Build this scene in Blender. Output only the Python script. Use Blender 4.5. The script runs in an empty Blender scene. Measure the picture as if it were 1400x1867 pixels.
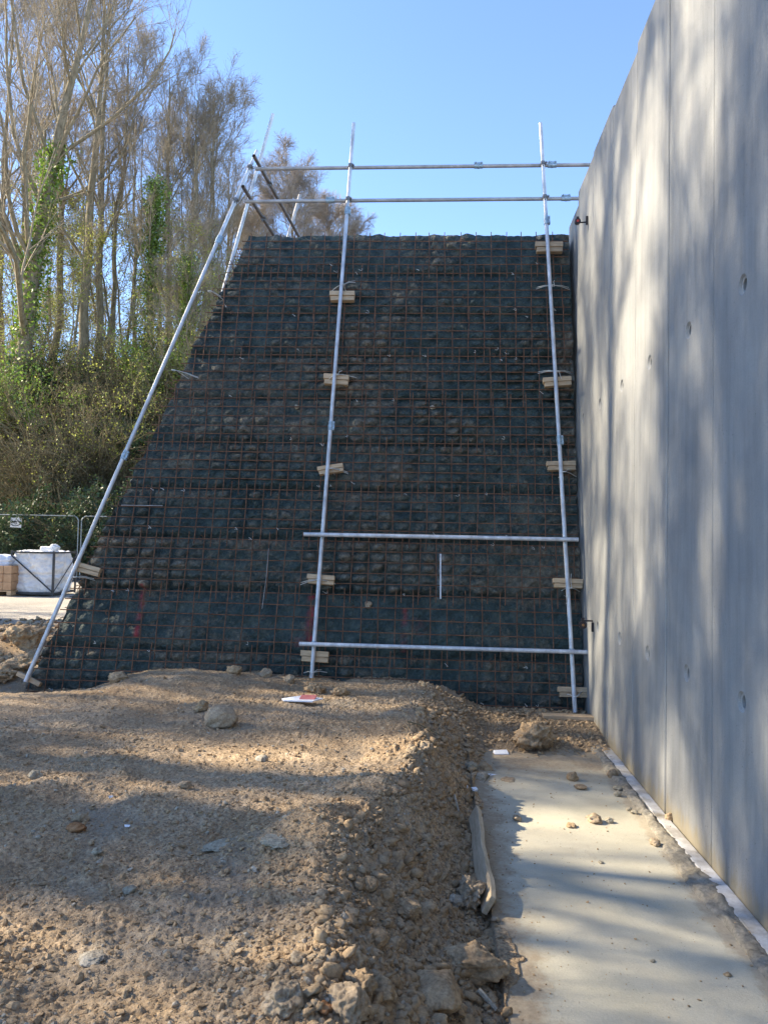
import bpy, math, random
import numpy as np
from mathutils import Vector, Matrix
random.seed(7); rng = np.random.default_rng(11)
R = math.radians
sc = bpy.context.scene; COL = sc.collection

# ------------------------------------------------------------------ camera
EYE = np.array([0, 0, 1.95]); PITCH, YAW, ROLL = R(2.17), R(3.8), R(1.15)
F_ = np.array([-math.sin(YAW)*math.cos(PITCH), math.cos(YAW)*math.cos(PITCH), math.sin(PITCH)])
_r = np.array([math.cos(YAW), math.sin(YAW), 0.]); _u = np.cross(_r, F_)
R_ = math.cos(ROLL)*_r + math.sin(ROLL)*_u; U_ = -math.sin(ROLL)*_r + math.cos(ROLL)*_u
cam = bpy.data.cameras.new('camera'); co = bpy.data.objects.new('camera', cam); COL.objects.link(co)
co.matrix_world = Matrix(((R_[0], U_[0], -F_[0], EYE[0]), (R_[1], U_[1], -F_[1], EYE[1]), (R_[2], U_[2], -F_[2], EYE[2]), (0, 0, 0, 1)))
cam.sensor_fit = 'VERTICAL'; cam.sensor_height = 24; cam.lens = 24*1400/1867; cam.clip_start = .05; cam.clip_end = 3000
sc.camera = co
# ------------------------------------------------------------------ world, sun, exposure
SUN_EL, SUN_AZ = R(33), R(9)          # azimuth: degrees ahead of -X
S_ = Vector((-math.cos(SUN_EL)*math.cos(SUN_AZ), math.cos(SUN_EL)*math.sin(SUN_AZ), math.sin(SUN_EL)))
w = bpy.data.worlds.new('World'); sc.world = w; w.use_nodes = True
nt = w.node_tree; bg = nt.nodes['Background']
sky = nt.nodes.new('ShaderNodeTexSky'); sky.sky_type = 'NISHITA'; sky.sun_disc = False
sky.sun_elevation = SUN_EL; sky.sun_rotation = R(360-81); sky.air_density = .62; sky.dust_density = .0; sky.ozone_density = 2.2
nt.links.new(sky.outputs[0], bg.inputs[0]); bg.inputs[1].default_value = .15
sl = bpy.data.lights.new('sun', 'SUN'); sl.energy = 4.3; sl.angle = R(.5); sl.color = (1, .86, .64)
so = bpy.data.objects.new('sun', sl); COL.objects.link(so); so.rotation_mode = 'QUATERNION'
so.rotation_quaternion = S_.to_track_quat('Z', 'Y')
sc.view_settings.view_transform = 'Standard'; sc.view_settings.look = 'None'
sc.view_settings.exposure = 1.82; sc.view_settings.gamma = 1

# ------------------------------------------------------------------ helpers
def ray(x, y): return F_ + R_*(x-700)/1400 - U_*(y-933.5)/1400
def on_plane(x, y, n, c):
    d = ray(x, y); n = np.array(n, float); t = (c - n@EYE)/(n@d); return EYE + d*t
K = 1.35/6.05; Y0 = 8.8
def on_face(x, y, off=0.): return on_plane(x, y, (0, 1, -K), Y0-off)     # the battered front of the earth wall
def at(px, Y, z=0.): return np.array([(px-793)/1400*Y, Y, z])

def _hash(ix, iy, s):
    h = (ix.astype(np.int64)*374761393 + iy.astype(np.int64)*668265263 + s*974634777) & 0x7fffffff
    h = ((h ^ (h >> 13))*1274126177) & 0x7fffffff
    return ((h ^ (h >> 16)) & 0xffff)/65535.
def vn(x, y, s=0):
    ix = np.floor(x); iy = np.floor(y); fx = x-ix; fy = y-iy
    fx = fx*fx*(3-2*fx); fy = fy*fy*(3-2*fy)
    a = _hash(ix, iy, s); b = _hash(ix+1, iy, s); c = _hash(ix, iy+1, s); d = _hash(ix+1, iy+1, s)
    return (a*(1-fx)+b*fx)*(1-fy)+(c*(1-fx)+d*fx)*fy
def fbm(x, y, f, o=4, s=0):
    t = 0; a = .5; n = 0
    for i in range(o): t = t+a*(vn(x*f+i*7.3, y*f-i*3.1, s+i)*2-1); n += a; a *= .55; f *= 2.03
    return t/n
def domes(x, y, cell, s, dens=.7, rmin=.25, rmax=.55):
    """stones and clods: a dome in some cells of a jittered lattice, height in metres"""
    X = x/cell; Y = y/cell; ix = np.floor(X); iy = np.floor(Y); out = np.zeros_like(X)
    for dx in (-1, 0, 1):
        for dy in (-1, 0, 1):
            cx = ix+dx; cy = iy+dy
            px = cx+_hash(cx, cy, s); py = cy+_hash(cx, cy, s+1); r = rmin+(rmax-rmin)*_hash(cx, cy, s+2)**2
            ok = _hash(cx, cy, s+3) < dens
            an = _hash(cx, cy, s+4)*3.14; ux = X-px; uy = Y-py
            a = ux*np.cos(an)+uy*np.sin(an); b = (-ux*np.sin(an)+uy*np.cos(an))*1.45
            q = 1-(a*a+b*b)/(r*r)
            out = np.maximum(out, np.where(ok & (q > 0), np.sqrt(np.clip(q, 0, 1))*r*.75, 0))
    return out*cell
def sm(a, b, x): t = np.clip((x-a)/(b-a), 0, 1); return t*t*(3-2*t)

def mesh_np(name, V, Fq, smooth=True, quads=True):
    me = bpy.data.meshes.new(name); V = np.asarray(V, np.float32); Fq = np.asarray(Fq, np.int32); n = Fq.shape[1]
    me.vertices.add(len(V)); me.vertices.foreach_set('co', V.ravel())
    me.loops.add(Fq.size); me.loops.foreach_set('vertex_index', Fq.ravel())
    me.polygons.add(len(Fq)); me.polygons.foreach_set('loop_start', np.arange(0, Fq.size, n, dtype=np.int32))
    me.polygons.foreach_set('loop_total', np.full(len(Fq), n, np.int32))
    me.polygons.foreach_set('use_smooth', np.full(len(Fq), smooth)); me.update(calc_edges=True); me.validate()
    return me
def link(name, me, mat, parent=None, loc=None):
    o = bpy.data.objects.new(name, me); COL.objects.link(o)
    if mat is not None and me is not None and not me.materials: me.materials.append(mat)
    if parent is not None: o.parent = parent
    if loc is not None: o.location = loc
    return o
def tag(o, label=None, cat=None, group=None, kind=None):
    if label: o['label'] = label
    if cat: o['category'] = cat
    if group: o['group'] = group
    if kind: o['kind'] = kind
    return o
def thing(name, label, cat, loc=(0, 0, 0), group=None):
    o = bpy.data.objects.new(name, None); COL.objects.link(o); o.location = loc; o.empty_display_size = .2
    return tag(o, label, cat, group)
class MB:
    """collects boxes, tubes and rings, then becomes ONE mesh object"""
    def __init__(s): s.v = []; s.f = []
    def add(s, vs, fs):
        b = len(s.v); s.v += [tuple(map(float, p)) for p in vs]; s.f += [tuple(b+i for i in f) for f in fs]
    def box(s, c, sx, sy, sz, rot=None, taper=0, j=0):
        M = rot if rot is not None else Matrix.Identity(3); c = Vector([float(q) for q in c]); vs = []
        for dz in (-1, 1):
            for dx, dy in ((-1, -1), (1, -1), (1, 1), (-1, 1)):
                p = Vector((dx*sx/2+random.uniform(-j, j), dy*sy/2+random.uniform(-j, j), dz*sz/2+random.uniform(-j, j)))
                vs.append(c+M@p)
        s.add(vs, [(3, 2, 1, 0), (4, 5, 6, 7), (0, 1, 5, 4), (1, 2, 6, 5), (2, 3, 7, 6), (3, 0, 4, 7)])
    def tube(s, pts, r, n=10, cap=True, hollow=False):
        P = [Vector([float(q) for q in p]) for p in pts]; rs = r if hasattr(r, '__len__') else [r]*len(P)
        vs = []; up = None
        for i, p in enumerate(P):
            t = (P[min(i+1, len(P)-1)]-P[max(i-1, 0)]).normalized()
            if up is None:
                up = Vector((0, 0, 1)) if abs(t.z) < .9 else Vector((1, 0, 0))
            a = t.cross(up).normalized(); b = a.cross(t).normalized(); up = b
            for k in range(n):
                q = 2*math.pi*k/n; vs.append(p+(a*math.cos(q)+b*math.sin(q))*rs[i])
        fs = [(i*n+k, i*n+(k+1) % n, (i+1)*n+(k+1) % n, (i+1)*n+k) for i in range(len(P)-1) for k in range(n)]
        if cap and not hollow: fs += [tuple(range(n-1, -1, -1)), tuple((len(P)-1)*n+k for k in range(n))]
        if hollow:     # inner bore 12 cm deep at both ends
            for e, (i, sg) in enumerate(((0, 1), (len(P)-1, -1))):
                t = (P[min(i+1, len(P)-1)]-P[max(i-1, 0)]).normalized(); b0 = len(vs)
                for k in range(n): vs.append(P[i]+(vs[i*n+k]-P[i])*.84)
                for k in range(n): vs.append(P[i]+(vs[i*n+k]-P[i])*.84+t*sg*.12)
                for k in range(n):
                    k2 = (k+1) % n
                    fs.append((i*n+k, b0+k, b0+k2, i*n+k2)); fs.append((b0+k, b0+n+k, b0+n+k2, b0+k2))
                fs.append(tuple(b0+n+k for k in range(n)))
        s.add(vs, fs)
    def build(s, name, mat, parent=None, smooth=False, loc=None, bevel=0):
        me = bpy.data.meshes.new(name); me.from_pydata(s.v, [], s.f)
        if loc is not None:
            L = Vector([float(q) for q in loc]); me.transform(Matrix.Translation(-L))
        if smooth:
            me.polygons.foreach_set('use_smooth', [True]*len(me.polygons)); me.set_sharp_from_angle(angle=R(40))
        o = link(name, me, mat, parent, loc)
        if bevel:
            m = o.modifiers.new('bevel', 'BEVEL'); m.width = bevel; m.segments = 2; m.limit_method = 'ANGLE'
        return o
def tubes_np(P, r, n=4):
    """P (B,K,3) polylines with radii (B,K) -> verts, quads"""
    B, Kk, _ = P.shape; T = np.gradient(P, axis=1); T /= np.linalg.norm(T, axis=2, keepdims=True)+1e-9
    ref = np.where(np.abs(T[..., 2:3]) < .8, np.array([0, 0, 1.]), np.array([1., 0, 0]))
    ref = np.repeat(ref[:, :1], Kk, 1); A = np.cross(T, ref); A /= np.linalg.norm(A, axis=2, keepdims=True)+1e-9; C = np.cross(A, T)
    q = 2*np.pi*np.arange(n)/n
    V = P[:, :, None]+(A[:, :, None]*np.cos(q)[:, None]+C[:, :, None]*np.sin(q)[:, None])*r[:, :, None, None]
    idx = np.arange(B*Kk*n).reshape(B, Kk, n); a = idx[:, :-1]; b = idx[:, 1:]
    Q = np.stack([a, np.roll(a, -1, 2), np.roll(b, -1, 2), b], -1).reshape(-1, 4)
    return V.reshape(-1, 3), Q
def cat_np(parts):
    V = []; Q = []; n = 0
    for v, q in parts: V.append(v); Q.append(q+n); n += len(v)
    return np.concatenate(V), np.concatenate(Q)

# ------------------------------------------------------------------ materials
def newmat(name, rough=.85, metal=0., spec=.3):
    m = bpy.data.materials.new(name); m.use_nodes = True; n = m.node_tree; b = n.nodes['Principled BSDF']
    b.inputs['Roughness'].default_value = rough; b.inputs['Metallic'].default_value = metal; b.inputs['Specular IOR Level'].default_value = spec
    return m, n, b
def N(n, t, **kw):
    x = n.nodes.new(t)
    for k, v in kw.items():
        if k.startswith('i_'): x.inputs[k[2:].replace('_', ' ')].default_value = v
        else: setattr(x, k, v)
    return x
def coords(n, scale=(1, 1, 1), space='Object'):
    tc = N(n, 'ShaderNodeTexCoord'); mp = N(n, 'ShaderNodeMapping'); mp.inputs['Scale'].default_value = scale
    n.links.new(tc.outputs[space], mp.inputs[0]); return mp.outputs[0]
def noise(n, vec, scale, detail=6, rough=.6, dist=0.):
    x = N(n, 'ShaderNodeTexNoise'); x.inputs['Scale'].default_value = scale; x.inputs['Detail'].default_value = detail
    x.inputs['Roughness'].default_value = rough; x.inputs['Distortion'].default_value = dist; n.links.new(vec, x.inputs['Vector']); return x.outputs['Fac']
def voro(n, vec, scale, feature='F1', out='Distance'):
    x = N(n, 'ShaderNodeTexVoronoi'); x.feature = feature; x.inputs['Scale'].default_value = scale; n.links.new(vec, x.inputs['Vector']); return x.outputs[out]
def ramp(n, fac, stops, interp='LINEAR'):
    x = N(n, 'ShaderNodeValToRGB'); r = x.color_ramp; r.interpolation = interp
    while len(r.elements) < len(stops): r.elements.new(.5)
    for e, (p, c) in zip(r.elements, stops):
        e.position = p; e.color = (*(c if hasattr(c, '__len__') else (c, c, c)), 1)
    n.links.new(fac, x.inputs[0]); return x.outputs[0]
def mix(n, fac, a, b, mode='MIX'):
    x = N(n, 'ShaderNodeMix', data_type='RGBA', blend_type=mode)
    for sock, v in ((x.inputs[0], fac), (x.inputs[6], a), (x.inputs[7], b)):
        if isinstance(v, (int, float)): sock.default_value = v
        elif isinstance(v, tuple): sock.default_value = (*v, 1)
        else: n.links.new(v, sock)
    return x.outputs[2]
def math_(n, op, a, b=0.):
    x = N(n, 'ShaderNodeMath', operation=op)
    for s, v in ((x.inputs[0], a), (x.inputs[1], b)):
        if isinstance(v, (int, float)): s.default_value = v
        else: n.links.new(v, s)
    return x.outputs[0]
def bump(n, b, h, dist=.01, strength=1.):
    x = N(n, 'ShaderNodeBump'); x.inputs['Distance'].default_value = dist; x.inputs['Strength'].default_value = strength
    n.links.new(h, x.inputs['Height']); n.links.new(x.outputs[0], b.inputs['Normal'])
def setc(n, b, c): n.links.new(c, b.inputs['Base Color'])

def mat_ground():
    m, n, b = newmat('earth', .95, spec=.15); v = coords(n)
    base = ramp(n, noise(n, v, 1.3, 8, .65), [(.3, (.345, .238, .14)), (.5, (.455, .33, .205)), (.7, (.55, .425, .29))])
    fine = ramp(n, noise(n, v, 38, 6, .75), [(.3, .6), (.5, 1.), (.68, 1.45)])
    c = mix(n, 1., base, fine, 'MULTIPLY')
    pebcol = ramp(n, voro(n, v, 55, 'F1', 'Color'), [(.2, (.17, .12, .08)), (.5, (.30, .22, .15)), (.85, (.42, .36, .28)), (.97, (.62, .58, .5))])
    pm = ramp(n, voro(n, v, 55), [(.30, 1.), (.42, 0.)])
    c = mix(n, math_(n, 'MULTIPLY', pm, .55), c, pebcol)
    grey = ramp(n, noise(n, v, .9, 5, .55, .5), [(.56, 0.), (.66, 1.)])
    c = mix(n, math_(n, 'MULTIPLY', grey, .6), c, (.36, .315, .25))
    attr = N(n, 'ShaderNodeAttribute'); attr.attribute_name = 'zone'
    sp = N(n, 'ShaderNodeSeparateColor'); n.links.new(attr.outputs['Color'], sp.inputs[0])
    c = mix(n, sp.outputs[0], c, mix(n, 1., (.44, .41, .36), fine, 'MULTIPLY'))          # far hardstanding
    wood = ramp(n, noise(n, v, 2.5, 6), [(.35, (.045, .04, .02)), (.6, (.09, .085, .03)), (.75, (.16, .12, .06))])
    c = mix(n, sp.outputs[1], c, wood)                                                  # leaf litter of the bank
    c = mix(n, math_(n, 'MULTIPLY', sp.outputs[2], .55), c, mix(n, 1., (.16, .135, .10), fine, 'MULTIPLY'))      # damp clay
    setc(n, b, c)
    h = math_(n, 'ADD', math_(n, 'MULTIPLY', noise(n, v, 30, 8, .75), 1.2), math_(n, 'MULTIPLY', pm, .45))
    bump(n, b, h, .02, .9); return m
def mat_rock(name, c1, c2, c3, sc_=1.):
    m, n, b = newmat(name, .92, spec=.2); v = coords(n)
    base = ramp(n, noise(n, v, 9*sc_, 7, .65), [(.3, c1), (.5, c2), (.72, c3)])
    c = mix(n, 1., base, ramp(n, noise(n, v, 70*sc_, 5, .7), [(.3, .6), (.5, 1.), (.75, 1.3)]), 'MULTIPLY'); setc(n, b, c)
    bump(n, b, noise(n, v, 45*sc_, 8, .75), .012, .9); return m
def mat_geo():
    m, n, b = newmat('geotextile', .72, spec=.35); v = coords(n)
    a = N(n, 'ShaderNodeAttribute'); a.attribute_name = 'dust_highlight'; sp = N(n, 'ShaderNodeSeparateColor'); n.links.new(a.outputs['Color'], sp.inputs[0])
    fab = ramp(n, noise(n, v, 5, 7, .7), [(.3, (.018, .034, .036)), (.5, (.044, .070, .070)), (.7, (.10, .125, .11))])
    soil = ramp(n, noise(n, v, 16, 7, .7), [(.3, (.08, .07, .052)), (.5, (.175, .152, .115)), (.75, (.33, .29, .22))])
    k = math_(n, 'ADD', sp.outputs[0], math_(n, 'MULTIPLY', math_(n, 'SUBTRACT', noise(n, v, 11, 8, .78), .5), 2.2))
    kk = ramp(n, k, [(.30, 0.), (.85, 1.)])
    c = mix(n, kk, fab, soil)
    c = mix(n, sp.outputs[1], c, (.45, .03, .045)); c = mix(n, sp.outputs[2], c, (.75, .78, .82))
    setc(n, b, c)
    h = math_(n, 'ADD', noise(n, v, 26, 9, .75), math_(n, 'MULTIPLY', voro(n, v, 34, 'SMOOTH_F1'), -.7)); bump(n, b, h, .03, 1.); return m
def mat_conc():
    m, n, b = newmat('precast_concrete', .7, spec=.3); v = coords(n)
    c = ramp(n, noise(n, v, 1.6, 6, .6), [(.3, (.215, .22, .222)), (.5, (.258, .262, .26)), (.72, (.305, .308, .30))])
    vs = coords(n, (1, 3.5, .35)); st = ramp(n, noise(n, vs, 3, 6, .65), [(.3, .84), (.5, 1.), (.7, 1.1)]); c = mix(n, 1., c, st, 'MULTIPLY')
    c = mix(n, 1., c, ramp(n, noise(n, v, 120, 3, .7), [(.25, .86), (.5, 1.), (.8, 1.06)]), 'MULTIPLY')
    pits = ramp(n, voro(n, v, 22), [(.05, .3), (.10, 1.)]); pg = ramp(n, noise(n, v, 3.1, 4), [(.52, 1.), (.62, 0.)])
    pits2 = mix(n, pg, pits, (1., 1., 1.)); c = mix(n, 1., c, pits2, 'MULTIPLY')
    scr = ramp(n, noise(n, coords(n, (1, 5, 1.2)), 2.2, 8, .8, 1.5), [(.66, 0.), (.74, 1.)]); c = mix(n, math_(n, 'MULTIPLY', scr, .35), c, (.22, .215, .20))
    # mud splash along the foot
    tc = N(n, 'ShaderNodeTexCoord'); sx = N(n, 'ShaderNodeSeparateXYZ'); n.links.new(tc.outputs['Object'], sx.inputs[0])
    z = math_(n, 'ADD', sx.outputs[2], math_(n, 'MULTIPLY', math_(n, 'SUBTRACT', noise(n, coords(n, (1, 2.2, .5)), 7, 6, .7), .5), .38))
    mud = ramp(n, z, [(.05, 1.), (.17, 0.)]); c = mix(n, math_(n, 'MULTIPLY', mud, .6), c, (.27, .215, .115))
    setc(n, b, c); h = math_(n, 'ADD', noise(n, v, 60, 6, .7), math_(n, 'MULTIPLY', pits2, .6)); bump(n, b, h, .0035, .5)
    return m
def mat_slab():
    m, n, b = newmat('slab_concrete', .75, spec=.3); v = coords(n)
    c = ramp(n, noise(n, v, 1.1, 7, .62, .4), [(.3, (.38, .36, .285)), (.5, (.49, .46, .365)), (.7, (.57, .53, .42))])
    c = mix(n, 1., c, ramp(n, noise(n, v, 90, 5, .7), [(.3, .88), (.5, 1.), (.7, 1.05)]), 'MULTIPLY')
    sk = ramp(n, voro(n, v, 30), [(.07, .45), (.13, 1.)]); g = ramp(n, noise(n, v, 2.3, 5), [(.45, 1.), (.6, 0.)]); c = mix(n, 1., c, mix(n, g, sk, (1., 1., 1.)), 'MULTIPLY')
    tc = N(n, 'ShaderNodeTexCoord'); sx = N(n, 'ShaderNodeSeparateXYZ'); n.links.new(tc.outputs['Object'], sx.inputs[0])
    e = math_(n, 'ADD', sx.outputs[0], math_(n, 'MULTIPLY', math_(n, 'SUBTRACT', noise(n, v, 3.5, 9, .72), .5), -.75))
    d = ramp(n, e, [(.44, 1.), (.56, 0.)])
    y = math_(n, 'ADD', sx.outputs[1], math_(n, 'MULTIPLY', math_(n, 'SUBTRACT', noise(n, v, 4.5, 9, .74), .5), 1.6))
    d2 = ramp(n, math_(n, 'MULTIPLY', y, .1), [(.64, 0.), (.70, 1.)])
    e3 = math_(n, 'ADD', sx.outputs[0], math_(n, 'MULTIPLY', math_(n, 'SUBTRACT', noise(n, v, 5, 9, .72), .5), .28)); d3 = ramp(n, math_(n, 'MULTIPLY', e3, .5), [(.725, 0.), (.745, .7)])
    sm_ = ramp(n, noise(n, coords(n, (1, .5, 1)), 3.2, 9, .78, .6), [(.60, 0.), (.72, .55)]); dd = math_(n, 'MAXIMUM', math_(n, 'MAXIMUM', math_(n, 'MAXIMUM', d, d2), d3), sm_)
    dirt = ramp(n, noise(n, v, 30, 7, .7), [(.3, (.21, .155, .10)), (.55, (.33, .26, .18)), (.75, (.45, .37, .27))])
    c = mix(n, math_(n, 'MULTIPLY', dd, .88), c, dirt)
    film = ramp(n, noise(n, v, 2.2, 7, .7, 1.), [(.45, 0.), (.75, .65)]); c = mix(n, film, c, (.44, .39, .29))
    setc(n, b, c); bump(n, b, math_(n, 'ADD', noise(n, v, 80, 5, .7), math_(n, 'MULTIPLY', dd, noise(n, v, 25, 7, .8))), .008, .5); return m
def mat_simple(name, c1, c2, scale=20, rough=.6, metal=0., bmp=.002, stretch=(1, 1, 1), spec=.4):
    m, n, b = newmat(name, rough, metal, spec); v = coords(n, stretch)
    setc(n, b, ramp(n, noise(n, v, scale, 6, .65), [(.32, c1), (.68, c2)]))
    if bmp: bump(n, b, noise(n, v, scale*2.5, 6, .7), bmp, .8)
    return m
def mat_leaf(name, c1, c2, trans=.35):
    m = bpy.data.materials.new(name); m.use_nodes = True; n = m.node_tree; n.nodes.clear(); out = N(n, 'ShaderNodeOutputMaterial')
    g = N(n, 'ShaderNodeNewGeometry'); oi = N(n, 'ShaderNodeObjectInfo')
    c = ramp(n, g.outputs['Random Per Island'], [(0., c1), (1., c2)])
    c = mix(n, 1., c, ramp(n, noise(n, coords(n), 1.2, 4), [(.3, .65), (.7, 1.25)]), 'MULTIPLY')
    d = N(n, 'ShaderNodeBsdfDiffuse'); t = N(n, 'ShaderNodeBsdfTranslucent'); n.links.new(c, d.inputs[0]); n.links.new(c, t.inputs[0])
    gl = N(n, 'ShaderNodeBsdfGlossy'); gl.inputs['Roughness'].default_value = .45; gl.inputs[0].default_value = (.6, .6, .6, 1)
    x = N(n, 'ShaderNodeMixShader'); x.inputs[0].default_value = trans; n.links.new(d.outputs[0], x.inputs[1]); n.links.new(t.outputs[0], x.inputs[2])
    y = N(n, 'ShaderNodeMixShader'); y.inputs[0].default_value = .06; n.links.new(x.outputs[0], y.inputs[1]); n.links.new(gl.outputs[0], y.inputs[2]); n.links.new(y.outputs[0], out.inputs[0])
    return m
M = dict(
    ground=mat_ground(), geo=mat_geo(), conc=mat_conc(), slab=mat_slab(),
    rust=mat_simple('rusty_steel', (.10, .052, .034), (.24, .13, .08), 14, .85, .0, .001, spec=.2),
    galv=mat_simple('galvanised_tube', (.40, .41, .43), (.72, .74, .77), 11, .48, .3, .001, (1, 1, .5)),
    oldgalv=mat_simple('weathered_tube', (.30, .285, .28), (.50, .485, .48), 6, .55, .3, .001),
    browntube=mat_simple('shade_brown_tube', (.085, .065, .055), (.20, .155, .13), 9, .7, .1, .001),  # return rails: shade put into the colour as a darker brown
    clamp=mat_simple('zinc_coupler', (.22, .30, .36), (.50, .60, .66), 40, .5, .5, .001),
    darkclamp=mat_simple('weathered_coupler', (.10, .10, .10), (.28, .28, .29), 40, .6, .4, .001),
    timber=mat_simple('softwood', (.40, .28, .165), (.60, .45, .29), 6, .75, 0, .002, (1, 6, 6)),
    timber2=mat_simple('greyed_softwood', (.30, .22, .14), (.50, .38, .25), 6, .8, 0, .002, (1, 6, 6)),
    plank=mat_simple('dirty_board', (.38, .29, .185), (.60, .49, .34), 5, .85, 0, .003, (7, 1, 7)),
    tie=mat_simple('white_strap', (.62, .62, .58), (.75, .75, .72), 10, .5, 0, 0),
    black=mat_simple('black_plastic', (.012, .010, .014), (.03, .025, .03), 20, .4, 0, 0),
    red=mat_simple('red_plastic', (.35, .03, .03), (.55, .06, .05), 20, .4, 0, 0),
    styro=mat_simple('white_polystyrene', (.72, .74, .80), (.84, .86, .90), 60, .7, 0, .001),
    bag=mat_simple('white_wrap', (.60, .60, .62), (.82, .82, .83), 5, .45, 0, .02),
    bluebag=mat_simple('pale_blue_bag', (.52, .58, .72), (.75, .80, .88), 5, .5, 0, .02),
    steel=mat_simple('dark_steel', (.035, .036, .04), (.09, .09, .095), 12, .5, .5, .001),
    fence=mat_simple('fence_tube', (.20, .23, .24), (.33, .36, .37), 8, .5, .5, 0),
    wire=mat_simple('fence_wire', (.012, .035, .028), (.02, .05, .042), 8, .6, .3, 0),
    sign=mat_simple('sign_board', (.62, .64, .68), (.74, .75, .78), 12, .5, 0, 0),
    bark=mat_simple('bark', (.14, .118, .078), (.34, .295, .205), 9, .95, 0, .02, (1, 1, .35), .1),
    twig=mat_simple('twig_bark', (.22, .18, .13), (.40, .345, .255), 3, .9, 0, 0, spec=.1),
    birch=mat_simple('birch_twig', (.27, .23, .19), (.46, .40, .34), 3, .9, 0, 0, spec=.1),
    scrub=mat_simple('scrub_stem', (.11, .09, .052), (.28, .235, .14), 4, .95, 0, 0, spec=.1),
    ivy=mat_leaf('ivy_leaf', (.08, .15, .02), (.27, .40, .06)),
    leaf=mat_leaf('young_leaf', (.19, .24, .04), (.46, .47, .10), .5),
    darkleaf=mat_leaf('bramble_leaf', (.02, .045, .018), (.065, .105, .034), .25),
    rock=mat_rock('sandy_stone', (.26, .19, .12), (.38, .295, .20), (.48, .39, .28)),
    paler=mat_rock('pale_stone', (.30, .26, .20), (.42, .37, .29), (.54, .49, .40)),
    grey=mat_rock('grey_stone', (.25, .22, .165), (.37, .33, .25), (.47, .43, .34)),
    clod=mat_rock('clay_clod', (.28, .192, .112), (.41, .295, .178), (.51, .39, .25)),
    orange=mat_rock('orange_stone', (.26, .12, .05), (.36, .18, .08), (.42, .25, .13)),
    mud=mat_rock('grey_mortar', (.16, .145, .115), (.26, .235, .19), (.36, .33, .27), .6),
    strip=mat_simple('white_kicker', (.22, .19, .145), (.70, .70, .70), 4.5, .6, 0, .004),
    block=mat_simple('tan_block', (.36, .22, .13), (.50, .33, .20), 9, .8, 0, .003),
)

# ------------------------------------------------------------------ ground
GY = np.array([-60, 0, 2.5, 4, 6, 8, 9.5, 11, 13, 2000.]); GZ = np.array([.46, .46, .45, .41, .37, .34, .38, .50, .50, .5])
CY_ = np.array([-10, 2.5, 3.3, 3.9, 4.6, 6., 7., 8.2, 9]); CX_ = np.array([-.35, -.38, -.46, -.52, -.26, -.10, -.16, -.12, -.12])
def G(x, y, fine=True):
    x = np.asarray(x, float); y = np.asarray(y, float)
    zl = np.interp(y, GY, GZ)
    zl = zl - .24*sm(-3.2, -4.2, x)*np.exp(-((y-8.7)/.75)**2)*sm(-6.2, -5.2, x) + .09*np.exp(-((x+2.6)/.7)**2-((y-8.5)/.5)**2)
    zl = zl + .16*np.exp(-((x+6.1)/.75)**2-((y-10.3)/.8)**2)
    xc = np.interp(y, CY_, CX_) + .09*fbm(y*0, y, 1.7, 3, 5); xe = np.interp(y, [5.5, 8], [.33, .62])+.05*fbm(y*0+5, y, 2.5, 3, 15)*sm(5, 6, y)
    A = .05+.035*np.sin(y*4.6+1.) + .12*np.exp(-((y-3.85)/.26)**2) + .11*np.exp(-((y-4.75)/.24)**2) + .05*np.exp(-((y-6.1)/.3)**2)
    A = A*sm(9, 8, y)
    left = zl + A*np.exp(-np.clip(xc-x, 0, None)**2/.11)
    far = sm(6.9, 8.2, y)
    edge = .07*fbm(x, y, 5, 4, 9)
    zr = -.06 + far*.16
    zr = np.where(x > .33, np.where(x < .34+.09*np.clip(fbm(x, y, 2.1, 4, 12)+.15, 0, 1)*2, .006, -.05), zr)*(1-sm(6.6, 7.6, y+edge*6)) + sm(6.6, 7.6, y+edge*6)*np.where(x > .33, -.02+.12*sm(6.9, 8.6, y), zr)
    t = np.clip((x-xc)/(xe-xc), 0, 1); t = t*t*(3-2*t)*.55+t*.45
    right = (zl+A)*(1-t)+zr*t
    z = np.where(x < xc, left, right)
    # low-frequency undulation, clods, stones
    near = 1-sm(12, 20, y)
    rough = np.where(x > .33, .25*sm(6.9, 7.8, y)+.03, 1.)*near
    slope = np.exp(-((x-.0)/.32)**2)*.9 + .35
    z = z + rough*(.040*fbm(x, y, 2.0, 3, 1) + .024*fbm(x, y, 8, 5, 2)*(.5+slope))
    if fine:
        ch = sm(-.1, .5, fbm(x, y, 1.3, 3, 31))
        flat = 1-.7*sm(.0, .3, fbm(x, y, .75, 3, 44))*np.clip(1.25-slope*1.3, 0, 1)
        dirty = flat*np.where(x > .33, sm(6.7, 7.6, y)*.8, 1.)
        z = z + dirty*near*(domes(x, y, .13, 20, .30*1, .15, .42)*slope*1.1*(.35+ch) + domes(x, y, .05, 40, .55)*(.28+.85*slope) + domes(x, y, .024, 60, .75)*.75 + .010*fbm(x, y, 40, 4, 3) + .007*np.abs(fbm(x, y, 18, 4, 4)))
    # wooded bank behind the fence
    bk = sm(24.6, 34.5, y+1.2*fbm(x, y, .15, 3, 7))*sm(9, 2, x)
    z = z + bk*(8.2+.5*fbm(x, y, .3, 3, 8)) - sm(46, 70, y)*7
    # bank also rises on the far left
    return z
_T = np.concatenate([np.arange(1.5, 14, .006), np.arange(14, 60, .05)])
def hit(px, py, fine=False):
    d = ray(px, py); P_ = EYE[None]+d[None]*_T[:, None]; below = P_[:, 2] < G(P_[:, 0], P_[:, 1], fine)
    return P_[int(np.argmax(below))] if below.any() else P_[-1]
def lines(*seg):
    out = []
    for a, b, s in seg: out.append(np.arange(a, b, s))
    return np.concatenate(out)
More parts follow.
